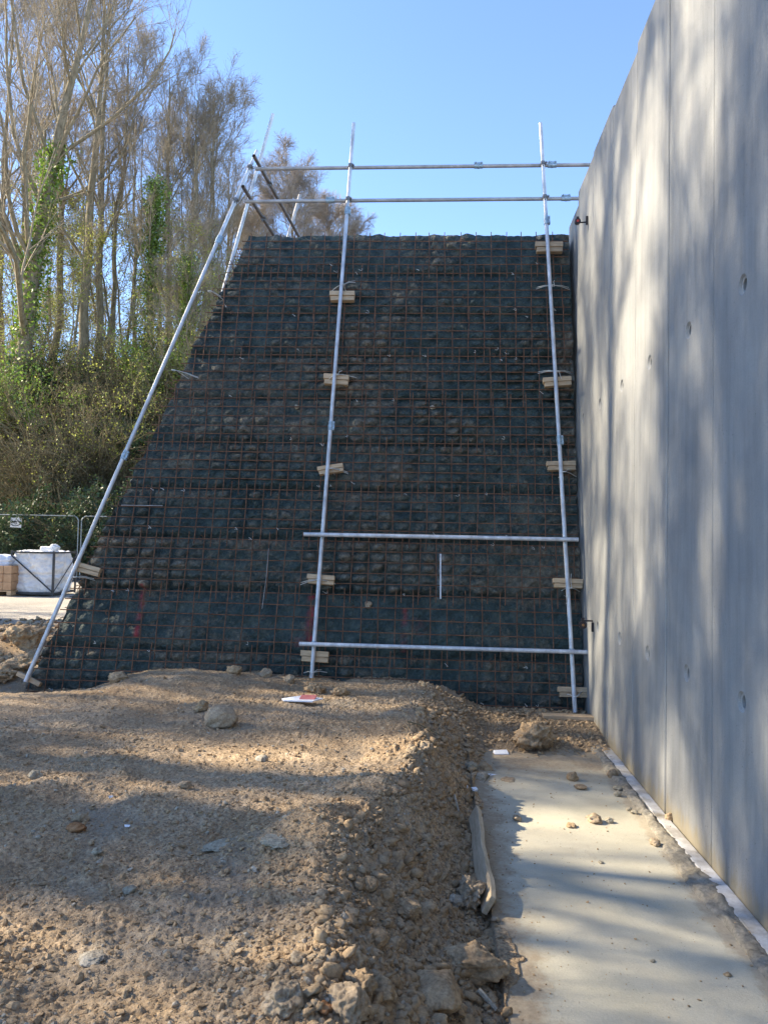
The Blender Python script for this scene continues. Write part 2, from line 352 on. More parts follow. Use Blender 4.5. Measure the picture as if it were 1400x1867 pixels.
gx = np.concatenate([-np.geomspace(600, 14, 26), lines((-13.5, -6.5, .12), (-6.5, -3.6, .035), (-3.6, -2.2, .0135), (-2.2, .4, .0072), (.4, .62, .012), (.62, 2.2, .03), (2.2, 14, .6)), np.geomspace(14, 600, 14)])
gy = np.concatenate([-np.geomspace(300, 2, 12), lines((-1.5, 1.9, .2), (1.9, 3.7, .0075), (3.7, 5.4, .0115), (5.4, 9.4, .022), (9.4, 24, .12), (24, 40, .3), (40, 75, 1.5)), np.geomspace(76, 2500, 14)])
XX, YY = np.meshgrid(gx, gy); ZZ = G(XX, YY)
ny, nx = XX.shape; idx = np.arange(nx*ny).reshape(ny, nx)
Q = np.stack([idx[:-1, :-1], idx[:-1, 1:], idx[1:, 1:], idx[1:, :-1]], -1).reshape(-1, 4)
me = mesh_np('ground', np.stack([XX, YY, ZZ], -1).reshape(-1, 3), Q)
zone = np.zeros((ny*nx, 4), np.float32); zone[:, 3] = 1
zone[:, 0] = (sm(11.5, 13, YY)*(1-sm(23.6, 24.6, YY))).ravel()*.9; zone[:, 1] = sm(23.7, 24.8, YY+.3*fbm(XX, YY, 1, 2)).ravel()
zone[:, 2] = np.clip(sm(.2, .6, XX)*sm(6.4, 7.4, YY)+sm(.1, .5, fbm(XX, YY, .8, 4, 77))*.5*sm(4.5, 7.5, YY), 0, 1).ravel()
ca = me.color_attributes.new('zone', 'FLOAT_COLOR', 'POINT'); ca.data.foreach_set('color', zone.ravel())
tag(link('ground', me, M['ground']), kind='structure')

# slab beside the wall, mortar joint and white kicker
slab = MB(); slab.box((.95, 3.1, -.075), 1.235, 9.8, .15); tag(slab.build('path', M['slab'], bevel=.006), kind='structure')
yy = np.arange(1.2, 8.2, .012); tt = np.linspace(-1, 1, 13); YM, TM = np.meshgrid(yy, tt, indexing='ij')
hw = .055+.03*fbm(YM, YM*0, 2.5, 4, 50)+.05*np.exp(-((YM-4.55)/.3)**2)
XM = 1.575+.02*fbm(YM, YM*0+3, 1.5, 3, 51)+hw*TM*(1+.3*fbm(YM, TM, 9, 3, 53)); ZM = .03*np.sqrt(np.clip(1-TM**2, 0, 1))*(1+.8*fbm(XM, YM, 20, 4, 52))-.004+.006*(domes(XM, YM, .04, 90)/.02)
XM = np.minimum(XM, 1.665); i2 = np.arange(XM.size).reshape(XM.shape)
Qm = np.stack([i2[:-1, :-1], i2[1:, :-1], i2[1:, 1:], i2[:-1, 1:]], -1).reshape(-1, 4)
tag(link('mortar_fillet', mesh_np('mortar_fillet', np.stack([XM, YM, ZM], -1).reshape(-1, 3), Qm[:, ::-1]), M['mud']), 'grey crumbling mud and mortar line along the edge of the slab', 'mortar')
k = MB(); y = 1.0
while y < 7.9: k.box((1.663+random.uniform(-.006, .006), y+.6, -.020+random.uniform(-.003, .004)), .085, 1.188, .08, j=.004); y += 1.2
tag(k.build('white_kicker', M['strip'], bevel=.004), 'white smooth kicker strip running along the foot of the concrete wall', 'kerb')

# ------------------------------------------------------------------ precast concrete wall
wall = thing('concrete_wall', 'tall grey precast concrete panel wall on the right', 'wall', (1.71, 4.87, 0))
def wall_panel(y0, y1, x, top, holes):
    """panel with a front face at x, tie holes cut as real cones"""
    m = MB(); g = .0075; y0 += g; y1 -= g; T = .24
    zs = [-.3]; 
    for hz in holes: zs += [hz-.09, hz+.09]
    zs.append(top-.012); yc = (y0+y1)/2+.01; ys = [y0+.008, yc-.09, yc+.09, y1-.008]
    for a in range(len(zs)-1):
        for c in range(3):
            if a % 2 == 1 and c == 1: continue
            m.add([(x, ys[c], zs[a]), (x, ys[c+1], zs[a]), (x, ys[c+1], zs[a+1]), (x, ys[c], zs[a+1])], [(3, 2, 1, 0)])
    n = 24
    for hz in holes:
        sq = []; c0 = []; c1 = []; c2 = []; c3 = []
        for i in range(n):
            q = 2*math.pi*(i+.5)/n; cy, cz = math.cos(q), math.sin(q); s = .09/max(abs(cy), abs(cz))
            sq.append((x, yc+cy*s, hz+cz*s)); c0.append((x, yc+cy*.060, hz+cz*.060)); c1.append((x+.014, yc+cy*.047, hz+cz*.047)); c2.append((x+.017, yc+cy*.036, hz+cz*.036)); c3.append((x+.11, yc+cy*.030, hz+cz*.030))
        # square corners
        m.add(sq+c0+c1+c2+c3, [(r*n+i, r*n+(i+1) % n, (r+1)*n+(i+1) % n, (r+1)*n+i) for r in range(4) for i in range(n)]+[tuple(4*n+i for i in range(n))])
        for i in range(n):
            j = (i+1) % n; a, b_ = sq[i], sq[j]
            if abs(a[1]-b_[1]) > 1e-6 and abs(a[2]-b_[2]) > 1e-6:
                cy = yc+.09*(1 if (a[1]+b_[1])/2 > yc else -1); cz = hz+.09*(1 if (a[2]+b_[2])/2 > hz else -1)
                m.add([a, b_, (x, cy, cz)], [(0, 2, 1)])
    # chamfers, edges, top, back
    F = [(x, y0+.008), (x, y1-.008)]; O = [(x+.008, y0), (x+.008, y1)]; zt = top
    m.add([(x, F[0][1], -.3), (x, F[0][1], zt-.012), (x+.008, y0, -.3), (x+.008, y0, zt), (x+T, y0, -.3), (x+T, y0, zt)], [(0, 1, 3, 2), (2, 3, 5, 4)])
    m.add([(x, F[1][1], -.3), (x, F[1][1], zt-.012), (x+.008, y1, -.3), (x+.008, y1, zt), (x+T, y1, -.3), (x+T, y1, zt)], [(2, 3, 1, 0), (4, 5, 3, 2)])
    m.add([(x, F[0][1], zt-.012), (x, F[1][1], zt-.012), (x+.008, y1, zt), (x+.008, y0, zt), (x+T, y0, zt), (x+T, y1, zt)], [(0, 1, 2, 3), (3, 2, 5, 4)])
    m.add([(x+T, y0, -.3), (x+T, y1, -.3), (x+T, y1, zt), (x+T, y0, zt)], [(0, 1, 2, 3)])
    o = m.build('panel', M['conc'], None, loc=None)
    o.parent = wall; o.matrix_parent_inverse = Matrix.Translation((-1.71, -4.87, 0)); return o
yj = [-3.6, -2.66, -1.72, -.78, .17, 1.11, 2.05, 2.99, 3.93, 4.87, 5.81, 6.75, 7.69, 8.63, 9.57, 10.5, 11.4, 12.4]
tops = [6.34, 6.36, 6.34, 6.36, 6.35, 6.37, 6.35, 6.37, 6.36, 6.37, 6.39, 6.33, 6.38, 6.36, 6.30, 6.2, 6.2]
for i in range(len(yj)-1):
    xo = 1.71+[0, .003, -.002, .002, 0, .004, -.001, .003][i % 8] + (.05 if yj[i] > 9.5 else 0)
    wall_panel(yj[i], yj[i+1], xo, tops[i], (1.10, 3.44) if yj[i] < 9.5 else ())
jm = MB(); jm.box((1.90, 4.4, 2.9), .1, 15.9, 6.4); jo = jm.build('joint_backing', M['mud']); jo.parent = wall; jo.matrix_parent_inverse = Matrix.Translation((-1.71, -4.87, 0))

# ------------------------------------------------------------------ reinforced earth wall
HT = 6.05; XL0, XLT = -4.75, -2.58      # left edge at foot / top
ZLAY = [0., .60, 1.30, 1.93, 2.54, 3.13, 3.72, 4.30, 4.88, 5.46, 6.05]
def left_edge(z): return XL0+(XLT-XL0)*(z-.1)/(HT-.1)
earth = thing('earth_wall', 'battered reinforced earth wall of dark geotextile behind a rusty bar grid', 'earth wall', (-1.5, 8.8, 0))
INV = Matrix.Translation((1.5, -8.8, 0))
def adopt(o, par=earth, inv=INV): o.parent = par; o.matrix_parent_inverse = inv; return o
NS, NT = 440, 430
uu = np.linspace(0, 1, NS); zz = np.linspace(-.25, HT, NT); UU, ZF = np.meshgrid(uu, zz)
XF = left_edge(ZF)*(1-UU)+1.70*UU
lay = np.searchsorted(ZLAY, ZF, side='right')-1; lay = np.clip(lay, 0, 9); zl_ = np.array(ZLAY)[lay]; hl = np.diff(ZLAY)[lay]
v_ = np.clip((ZF-zl_)/hl, 0, 1); wob = .03*fbm(XF, ZF*0+lay*5.1, .8, 3, 60)
prof = np.sin(np.pi*np.clip((ZF+wob-zl_)/hl, 0, 1))**.45
pil = np.array([.5, .2, 1., .9, .75, .65, .7, .6, .6, .5])[lay]*np.clip(.75+1.5*fbm(XF, ZF, .9, 3, 61), .1, 1.5)
OFF = [random.uniform(0, .2) for _ in range(10)]; cellx = np.abs(np.sin(np.pi*((XF-1.66+np.array(OFF)[lay])/.2))); cellz = np.abs(np.sin(np.pi*(v_*5-.12)))
pillow = (cellx*cellz)**.6*(.55+.9*vn(np.floor((XF-1.66)/.2)*3.1, np.floor(v_*5-.12)*2.7+lay*11, 6))
D = .036*prof + .092*pil*pillow + .030*fbm(XF, ZF, 1.6, 3, 162) + .050*fbm(XF, ZF*1.3, 5, 4, 62) + .028*fbm(XF, ZF*1.2, 12, 4, 63)*(.4+pil) + domes(XF, ZF, .07, 70, .6)*.45*(.3+pil) - .015
D = D - .018 + .06*np.exp(-((v_-0)/.12)**2)*(-1) + .05*np.array([0, 1, 0, .2, 0, .3, 0, 0, .2, 0])[lay]*(1-v_)
YF = Y0+K*ZF-D*.97
XF = XF-.05*(1-UU)**40*fbm(ZF, ZF*0, 5, 3, 64)
ZF2 = ZF+.2*D*0+np.where(zz[:, None] > HT-.02, .03*fbm(XF, ZF, 5, 4, 65)+.01, 0)
dust_highlight = .44+.25*fbm(XF, ZF, .7, 4, 66)+.28*fbm(XF*.6, ZF*1.6, 3, 4, 67)
dust_highlight = dust_highlight+.35*np.exp(-((v_-1)/.10)**2)*np.array([1, .9, .8, .6, .5, .5, .4, .4, .3, .3])[lay]
dust_highlight = dust_highlight + 3.4*(D-.055) + .35*fbm(XF, ZF, 1.1, 3, 166) - .08*np.array([.3, 2., -.8, -.4, -.4, -.2, 0., 0., .2, .2])[lay]*np.where(lay == 1, sm(-4, -1.5, XF), 1) + np.where(lay == 2, .15*sm(0, -2.5, XF), 0)  # besides soil dust, bulges lightened and hollows darkened: painted pillow highlights
dust_highlight = dust_highlight + .55*sm(1.45, 1.66, XF)*(fbm(XF, ZF, 3, 3, 80)+.2)
attr = np.zeros((NT*NS, 4), np.float32); attr[:, 0] = np.clip(dust_highlight, 0, 1).ravel(); attr[:, 3] = 1
def paint(ch, p0, p1, wdt, k=1.):
    a = on_face(*p0); b_ = on_face(*p1); t = np.clip((ZF-b_[2])/(a[2]-b_[2]+1e-6), -.1, 1.1); xc = b_[0]+(a[0]-b_[0])*t
    inside = ((ZF < max(a[2], b_[2])) & (ZF > min(a[2], b_[2])))
    s = inside*np.exp(-((XF-xc)/wdt)**2)*np.clip(.6+1.6*fbm(XF, ZF, 14, 4, 81), 0, 1)*k
    attr[:, ch] = np.maximum(attr[:, ch], np.clip(s, 0, 1).ravel())
paint(1, (266, 1062), (252, 1160), .028, .7); paint(1, (569, 1085), (565, 1172), .04, .8); paint(1, (738, 1108), (735, 1190), .03, .4); paint(1, (762, 1125), (766, 1160), .07, .12); paint(1, (545, 1160), (548, 1180), .08, .2)
paint(2, (803, 1008), (803, 1094), .045, .28)
i2 = np.arange(NT*NS).reshape(NT, NS); Qf = np.stack([i2[:-1, :-1], i2[:-1, 1:], i2[1:, 1:], i2[1:, :-1]], -1).reshape(-1, 4)
Vf = np.stack([XF, YF, ZF2], -1).reshape(-1, 3); YB = 19.
# side (left) slope and top of the same body
SD = 60; ys = np.linspace(0, 1, SD)**1.3
L = Vf.reshape(NT, NS, 3)[:, 0]; side = L[:, None]*1.; side = np.repeat(side, SD, 1); side[:, :, 1] = L[:, 1:2]*(1-ys)+YB*ys
dsp = .05*fbm(side[..., 1], side[..., 2], 3, 4, 68)+.03*domes(side[..., 1], side[..., 2], .12, 72)/.05; side[:, 1:, 0] -= dsp[:, 1:]
i3 = np.arange(NT*SD).reshape(NT, SD)+len(Vf); Qs = np.stack([i3[:-1, 1:], i3[:-1, :-1], i3[1:, :-1], i3[1:, 1:]], -1).reshape(-1, 4)
TN = 24; Tt = Vf.reshape(NT, NS, 3)[-1]; top = np.repeat(Tt[:, None], TN, 1); tv = np.linspace(0, 1, TN)**1.5; top[:, :, 1] = Tt[:, 1:2]*(1-tv)+YB*tv
top[:, 1:, 2] += (.04*fbm(top[..., 0], top[..., 1], 2, 4, 69)-.03)[:, 1:]
i4 = np.arange(NS*TN).reshape(NS, TN)+len(Vf)+NT*SD; Qt = np.stack([i4[:-1, :-1], i4[1:, :-1], i4[1:, 1:], i4[:-1, 1:]], -1).reshape(-1, 4)
Vall = np.concatenate([Vf, side.reshape(-1, 3), top.reshape(-1, 3)]); me = mesh_np('geotextile_facing', Vall, np.concatenate([Qf, Qs, Qt]))
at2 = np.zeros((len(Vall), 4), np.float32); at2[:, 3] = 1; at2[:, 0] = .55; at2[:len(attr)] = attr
me.color_attributes.new('dust_highlight', 'FLOAT_COLOR', 'POINT').data.foreach_set('color', at2.ravel())
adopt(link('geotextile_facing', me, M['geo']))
# steel grid, one mat per lift
def bar(pts, r=.0052): return np.array(pts, float), r
for L_ in range(10):
    z0, z1 = ZLAY[L_], ZLAY[L_+1]; h = z1-z0; P = []; rad = []; KP = 24
    tilt = random.uniform(-.006, .006)
    def fy(z, o): return Y0+K*z-o
    for i in range(5):
        z = z0+h*(i+.12+random.uniform(-.07, .07))/5
        if z > HT: break
        xs = np.linspace(left_edge(z)-.03-.03*random.random(), 1.675, KP); sag = .010*fbm(xs, xs*0+z*9, .9, 3, 100)
        zz_ = z+sag+tilt*(xs+1.5); P.append(np.stack([xs, fy(zz_, .082+.008*fbm(xs, xs*0+z*3, 1.2, 2, 101)), zz_], 1)); rad.append(np.full(KP, .0064))
    off = OFF[L_]; x = 1.66-off; jit_ = 0
    while x > left_edge(z0)-.0:
        zt = min(z1+.10+random.uniform(-.02, .03), HT+.004); zb = z0-.07+random.uniform(-.02, .02)
        if x < left_edge(zt)+.02: zt = min(zt, .1+(x-.02-XL0)/(XLT-XL0)*(HT-.1))
        if zt-zb > .12:
            s_ = np.linspace(0, 1, KP); jx = random.uniform(-.012, .012); zv = zb+(zt-zb)*s_
            P.append(np.stack([x+jx*s_+.004*np.sin(s_*5+x*9), fy(zv, .093+.004*math.sin(x*13)), zv], 1)); rad.append(np.full(KP, .0057))
        x -= .2
    V1, Q1 = tubes_np(np.array(P), np.array(rad), 6)
    # wire ties twisted round crossings
    P2 = []; 
    for _ in range(16):
        z = z0+h*(random.randint(0, 4)+.12)/5; x = random.uniform(left_edge(z)+.1, 1.6); a0 = random.uniform(0, 6); rr = random.uniform(.012, .026); q = np.linspace(0, 5.4, KP)
        P2.append(np.stack([x+rr*np.cos(q+a0), fy(z, .098)-.003*q, z+rr*np.sin(q+a0)*1.2], 1))
    V2, Q2 = tubes_np(np.array(P2), np.full((16, KP), .0026), 4)
    V, Qq = cat_np([(V1, Q1), (V2, Q2)]); adopt(link('rebar_mesh', mesh_np('rebar_mesh', V, Qq), M['rust']))
# pale tying wire and paint-whitened bar
P2 = []
for _ in range(70):
    z = random.choice(ZLAY[:10])+random.uniform(-.05, .14); z = max(z, .15)
    x = random.uniform(left_edge(z)+.02, 1.6); q = np.linspace(0, 1, 8); a = random.uniform(-1, 1)
    P2.append(np.stack([x+.03*np.sin(q*4+a)*random.uniform(.4, 1), Y0+K*z-.102-.006*q, z+.035*(q-.5)*random.uniform(-1, 1)+.01*np.cos(q*7)], 1))
V, Qq = tubes_np(np.array(P2), np.full((70, 8), .0022), 4); adopt(link('tie_wires', mesh_np('tie_wires', V, Qq), M['tie']))
a = on_face(803, 1010, .104); b_ = on_face(803, 1092, .104); m = MB(); m.tube([a, b_], .0075, 8); adopt(m.build('painted_bar', M['styro'], smooth=True))['label'] = 'short upright bar sprayed white'
a = on_face(490, 1000, .104); b_ = on_face(478, 1110, .104); m = MB(); m.tube([a, (a+b_)/2+[.01, 0, 0], b_], .003, 6); adopt(m.build('painted_bar', M['oldgalv'], smooth=True))
a = on_face(222, 921, .1); b_ = on_face(297, 922, .1); m = MB(); m.tube([a, b_], .005, 6); adopt(m.build('pale_bar_end', M['oldgalv'], smooth=True))
# bar loops at the left return of the grid
P = []
for z in np.arange(.5, 6., .118):
    x = left_edge(z)-.02; q = np.linspace(0, 1, 24); P.append(np.stack([x-.05*q-.02*np.sin(q*3), Y0+K*z-.05+q*(YB-9.5)*.5, z+.02*np.sin(q*9+z*5)], 1))
for y in np.arange(.2, 6, .22):
    z = np.linspace(.3, 6.0, 24); P.append(np.stack([left_edge(z)-.075, Y0+K*z+y, z], 1))
for z in (5.62, 5.42, 5.22, 3.9, 3.6):
    q = np.linspace(0, 5, 24); x = left_edge(z)-.03; P.append(np.stack([x-.045+.04*np.cos(q), Y0+K*z-.06+q*0, z+.045*np.sin(q)], 1))
V, Qq = tubes_np(np.array(P), np.full((len(P), 24), .005), 5); adopt(link('return_mesh', mesh_np('return_mesh', V, Qq), M['rust']))
# stones caught in the grid, clod at the wall
for (px, py, r, mt, lb) in ((541, 743, .022, 'paler', 'pale pebble caught in the bar grid left of the middle pole'), (789, 744, .028, 'paler', 'pale pebble caught in the bar grid right of the middle pole'),
                        (671, 1104, .04, 'rock', 'round tan stone resting on the ledge of the earth wall')):
    pass

# ------------------------------------------------------------------ stones and clods
def rock_mesh(name, seed, sub=4, flat=.7, lump=.3, crag=.12):
    import bmesh
    crag = crag*1.5
    bm = bmesh.new(); bmesh.ops.create_icosphere(bm, subdivisions=sub, radius=1); rs = random.Random(seed)
    cuts = [(Vector((rs.gauss(0, 1), rs.gauss(0, 1), rs.gauss(0, 1))).normalized(), rs.uniform(.62, .9)) for _ in range(9)]
    from mathutils import noise as mn
    o = Vector((seed*3.7, seed*1.3, -seed))
    for v in bm.verts:
        p = v.co.copy()
        for nrm, d in cuts:
            e = p.dot(nrm)-d
            if e > 0: p -= nrm*e*.85
        k = 1+lump*mn.noise(p*1.1+o)+crag*mn.fractal(p*2.6+o, .75, 2.1, 7)
        v.co = Vector((p.x*k, p.y*k, p.z*k*flat))
    me = bpy.data.meshes.new(name); bm.to_mesh(me); bm.free(); me.polygons.foreach_set('use_smooth', [True]*len(me.polygons)); return me
ROCKM = {}
def rock(px, py, wpx, label, mt='rock', hr=.7, seed=1, name='stone', cat='stone', lump=.3, crag=.12, pos=None, ry=1., rot=None, sink=.3, group=None):
    p = hit(px, py, True) if pos is None else np.array(pos); d = float(np.linalg.norm(p-EYE)); r = wpx/1400*d/2/.92
    me = rock_mesh(name, seed, 5 if wpx > 34 else 4 if wpx > 12 else 3, hr, lump, crag); me.transform(Matrix.Scale(r, 4)@Matrix.Scale(ry, 4, Vector((0, 1, 0))))
    o = link(name, me, M[mt], None, (p[0], p[1]+r*.3*ry, p[2]+r*hr*(1-sink)*.8)); o.rotation_euler = rot or (0, 0, seed*1.7)
    return tag(o, label, cat, group)
rock(398, 1322, 62, 'large smooth tan boulder lying on the brown earth', 'rock', .62, 3, 'boulder', 'boulder', .15, .05)
rock(975, 1366, 66, 'big crumbly brown clod on the far end of the slab', 'clod', .72, 4, 'clod', 'clod', .3, .25, sink=.15)
rock(40, 1176, 54, 'brown jagged rock on the heap left of the corner pole', 'clod', .72, 5, 'rock', 'rock', .35, .2)
rock(884, 1412, 28, 'squarish brown stone behind the white block', 'clod', .8, 6)
rock(875, 1428, 28, 'tan stone touching the left end of the white block', 'paler', .72, 7)
rock(925, 1434, 32, 'flat pointed tan stone right of the white block', 'rock', .55, 8)
rock(860, 1402, 20, 'grey green stone beside the squarish brown one', 'grey', .7, 9)
rock(829, 1652, 24, 'small pale round clod left of the lumpy clod by the board', 'paler', .8, 10, 'clod', 'clod')
rock(856, 1652, 48, 'lumpy pale clod leaning on the lower end of the board', 'rock', .95, 11, 'clod', 'clod', .4, .28)
rock(862, 1790, 84, 'large slab-like earth clod beside the edge of the concrete', 'clod', .62, 12, 'clod', 'clod', .2, .14, ry=1.25, sink=.2)
rock(792, 1838, 92, 'broad smooth clod sloping down at the bottom of the bank', 'clod', .55, 13, 'clod', 'clod', .15, .06, ry=1.2, sink=.45)
rock(516, 1846, 60, 'rough orange-brown rock at the bottom edge of the earth', 'rock', .8, 14, 'rock', 'rock', .3, .18)
rock(590, 1846, 30, 'rusty orange stone between two rocks at the bottom edge', 'orange', .5, 15)
rock(630, 1858, 66, 'cracked tan rock right of the rusty orange stone', 'rock', .75, 16, 'rock', 'rock', .25, .15)
rock(655, 1812, 44, 'rounded brown clod above the cracked tan rock', 'clod', .75, 17, 'clod', 'clod', .3, .2)
rock(686, 1724, 34, 'rounded clod half way down the earth slope', 'clod', .8, 18, 'clod', 'clod')
rock(738, 1672, 40, 'long clod embedded in the middle of the slope', 'clod', .7, 19, 'clod', 'clod', .3, .2, ry=1.4)
rock(672, 1622, 28, 'brown clod below the sunlit mound', 'clod', .8, 20, 'clod', 'clod')
rock(545, 1755, 26, 'tan clod on the left part of the slope', 'rock', .6, 21, 'clod', 'clod')
rock(138, 1516, 27, 'orange-tan angular stone on the open earth', 'orange', .6, 22)
rock(147, 1499, 25, 'tan rounded stone just behind the orange one', 'rock', .65, 23)
rock(70, 1530, 10, 'small pale pebble left of the orange-tan stone', 'paler', .7, 24)
rock(176, 1556, 16, 'grey green pebble below the orange-tan stone', 'grey', .6, 25)
rock(235, 1630, 20, 'round grey pebble in the middle of the bare earth', 'grey', .75, 26, lump=.1, crag=.03)
rock(62, 1420, 22, 'pale grey stone at the left on the earth', 'grey', .65, 27)
rock(335, 1436, 23, 'flat brick-like fragment on the earth', 'rock', .5, 28)
rock(163, 1755, 44, 'flat pale stone sunk in the earth at lower left', 'paler', .25, 29, ry=.8)
rock(400, 1545, 60, 'broad flat grey stone flush with the earth', 'grey', .12, 30, ry=.7)
rock(500, 1540, 54, 'flat grey slab of stone left of the sunlit mound', 'grey', .2, 31, ry=.8)
rock(478, 1388, 22, 'flat tan stone below the boulder', 'paler', .5, 32)
rock(425, 1228, 26, 'grey clod on top of the heap against the wall', 'clod', .6, 33, 'clod', 'clod', .35, .2)
rock(485, 1234, 22, 'tan rounded clod on the heap left of the middle pole', 'rock', .75, 34, 'clod', 'clod')
rock(528, 1244, 20, 'tan stone just left of the foot of the middle pole', 'rock', .75, 35)
rock(215, 1244, 34, 'brown clod in front of the foot of the bar grid', 'clod', .55, 36, 'clod', 'clod', .3, .2)
rock(366, 1298, 22, 'dark lump of soil just behind the boulder', 'clod', .9, 37, 'clod', 'clod', .4, .3)
rock(575, 1262, 30, 'dark crumbled clod below the middle pole', 'clod', .6, 38, 'clod', 'clod', .4, .35)
rock(618, 1268, 28, 'dark clod right of the middle pole foot', 'clod', .6, 39, 'clod', 'clod', .4, .35)
rock(775, 1372, 26, 'tan upright clod on the crest of the slope', 'rock', .9, 40, 'clod', 'clod')
rock(100, 1205, 44, 'grey heap clod left of the corner pole', 'clod', .7, 41, 'clod', 'clod', .4, .3)
rock(40, 1218, 48, 'low grey-brown clod heap at the left edge', 'clod', .5, 42, 'clod', 'clod', .4, .3)
rock(80, 1230, 34, 'dark brown clod beside the foot of the corner pole', 'clod', .7, 43, 'clod', 'clod', .4, .3)
rock(5, 1240, 44, 'rounded clod at the far left edge of the heap', 'clod', .55, 44, 'clod', 'clod', .4, .3)
SS = [(1043, 1423, 19, 'squarish brown stone on the slab nearest the dirt', 'clod', .8), (1060, 1438, 22, 'thin brown flake of stone on the slab', 'clod', .3), (1085, 1500, 24, 'largest tan stone out on the slab', 'rock', .6),
      (1110, 1500, 13, 'dark pebble right of the largest tan stone on the slab', 'grey', .7), (1126, 1440, 18, 'flat dark stone near the mortar line', 'grey', .35), (1127, 1452, 12, 'dark pebble just below the flat dark stone', 'grey', .8),
      (1195, 1542, 17, 'tan crumbly stone in the middle of the slab by the mortar', 'rock', .65), (1147, 1478, 9, 'tiny dark pebble on the slab beside two others', 'grey', .7), (1157, 1484, 11, 'dark pebble touching the mortar line', 'grey', .6),
      (1222, 1498, 17, 'round brown stone against the foot of the wall', 'clod', .9), (943, 1497, 14, 'reddish brown stone near the left of the slab', 'rock', .7), (1040, 1508, 16, 'crumbled brown lumps on the slab', 'clod', .4),
      (1117, 1418, 17, 'brown stone at the head of the mortar line', 'clod', .9), (1185, 1404, 12, 'small brown stone on the white kicker', 'clod', .6), (963, 1368, 14, 'small tan stone at the dirt edge of the slab', 'rock', .5),
      (1095, 1574, 8, 'tiny dark chip in the middle of the slab', 'grey', .5), (1190, 1754, 8, 'dark chip on the sunlit band of the slab', 'grey', .4), (1327, 1780, 11, 'brown crumb at the right of the slab', 'clod', .4)]
for i, (px, py, wd, lb, mt, hr) in enumerate(SS):
    rock(px, py, wd, lb, mt, hr, 60+i, pos=on_plane(px, py, (0, 0, 1), .0), sink=.15)
# stones caught in the grid
for j, (px, py, r, mt, lb) in enumerate(((541, 743, 9, 'paler', 'pale pebble caught in the bar grid left of the middle pole'), (789, 744, 10, 'paler', 'pale pebble caught in the bar grid right of the middle pole'),
                        (671, 1104, 13, 'rock', 'round tan stone resting on the ledge of the earth wall'), (983, 434, 8, 'paler', 'small stone at the top of the earth wall near the right pole'))):
    rock(0, 0, r, lb, mt, .85, 50+j, pos=on_face(px, py, .05), sink=.6)

def scatter(n, region, smin, smax, seed, verts=1, zf=None, power=2.2, dens=None):
    """loose stones: many small deformed polyhedra joined in one mesh"""
    r = np.random.default_rng(seed); import bmesh
    bm = bmesh.new(); bmesh.ops.create_icosphere(bm, subdivisions=verts, radius=1); bv = np.array([v.co[:] for v in bm.verts]); bf = np.array([[v.index for v in f.verts] for f in bm.faces]); bm.free()
    x, y = region(r, n); n = len(x); s = smin*(smax/smin)**(r.random(n)**power)
    var = bv[None]*(1+.25*r.standard_normal((n, len(bv), 1)).clip(-1.5, 1.5)); sc3 = np.stack([r.uniform(.7, 1.3, n), r.uniform(.6, 1.1, n), r.uniform(.4, .85, n)], 1)
    V = var*(s[:, None]*sc3)[:, None]; a = r.uniform(0, 6.28, n); tl = r.uniform(-.5, .5, n)
    c, si = np.cos(a)[:, None], np.sin(a)[:, None]; X = V[..., 0]*c-V[..., 1]*si; Y = V[..., 0]*si+V[..., 1]*c; Z = V[..., 2]+V[..., 0]*np.sin(tl)[:, None]
    z = G(x, y) if zf is None else zf(x, y)
    P = np.stack([X+x[:, None], Y+y[:, None], Z+(z+s*.18)[:, None]], -1).reshape(-1, 3)
    return P, (bf[None]+(np.arange(n)*len(bv))[:, None, None]).reshape(-1, 3), s
def reg_left(r, n):
    d = 2.0*(9.0/2.0)**r.random(n*2); x = r.uniform(-.62, .26, n*2)*d*1.15; x = x+.0; x = np.clip(x, -6, .33)
    k = (x < .31) & (x > -5.2); keep = r.random(n*2) < np.where(x > np.interp(d, CY_, CX_)-.35, 1., .33+.5*(vn(x*2, d*2, 5) > .55)); k &= keep
    return x[k][:n], d[k][:n]
V, T, s = scatter(26000, reg_left, .0026, .020, 5, power=2.8); tag(link('gravel', mesh_np('gravel', V, T, False), M['clod']), 'fine brown gravel and crumbs strewn over the earth', 'gravel', kind='stuff')
V, T, s = scatter(3000, reg_left, .0028, .016, 8, power=2.4); tag(link('pale_grit', mesh_np('pale_grit', V, T, False), M['paler']), 'pale flinty grit strewn over the brown earth', 'grit', kind='stuff')
def reg_slope(r, n):
    y = 2.2*(8.5/2.2)**r.random(n); return np.interp(y, CY_, CX_)+r.random(n)**.8*(.36-np.interp(y, CY_, CX_)), y
V, T, s = scatter(3400, reg_slope, .007, .042, 6, 2, power=2.4); tag(link('clods', mesh_np('clods', V, T, True), M['clod']), 'loose brown clods rolled down the side of the bank', 'clods', kind='stuff')
V, T, s = scatter(700, reg_slope, .006, .026, 16, 2, power=1.8); tag(link('rounded_pebbles', mesh_np('rounded_pebbles', V, T, True), M['rock']), 'tan pebbles mixed in the side of the bank', 'pebbles', kind='stuff')
def reg_far(r, n): return r.uniform(.3, 1.68, n), 8.75-1.9*r.random(n)**1.25
V, T, s = scatter(3800, reg_far, .004, .032, 7, 2, power=3.2); tag(link('rubble', mesh_np('rubble', V, T, True), M['clod']), 'grey brown rubble at the foot of the earth wall by the concrete', 'rubble', kind='stuff')
def reg_slab(r, n):
    y = 2.6+5*r.random(n)**.8; x = np.where(r.random(n) < .45, .36+.22*r.random(n)**1.5, .36+1.3*r.random(n)); return x, y
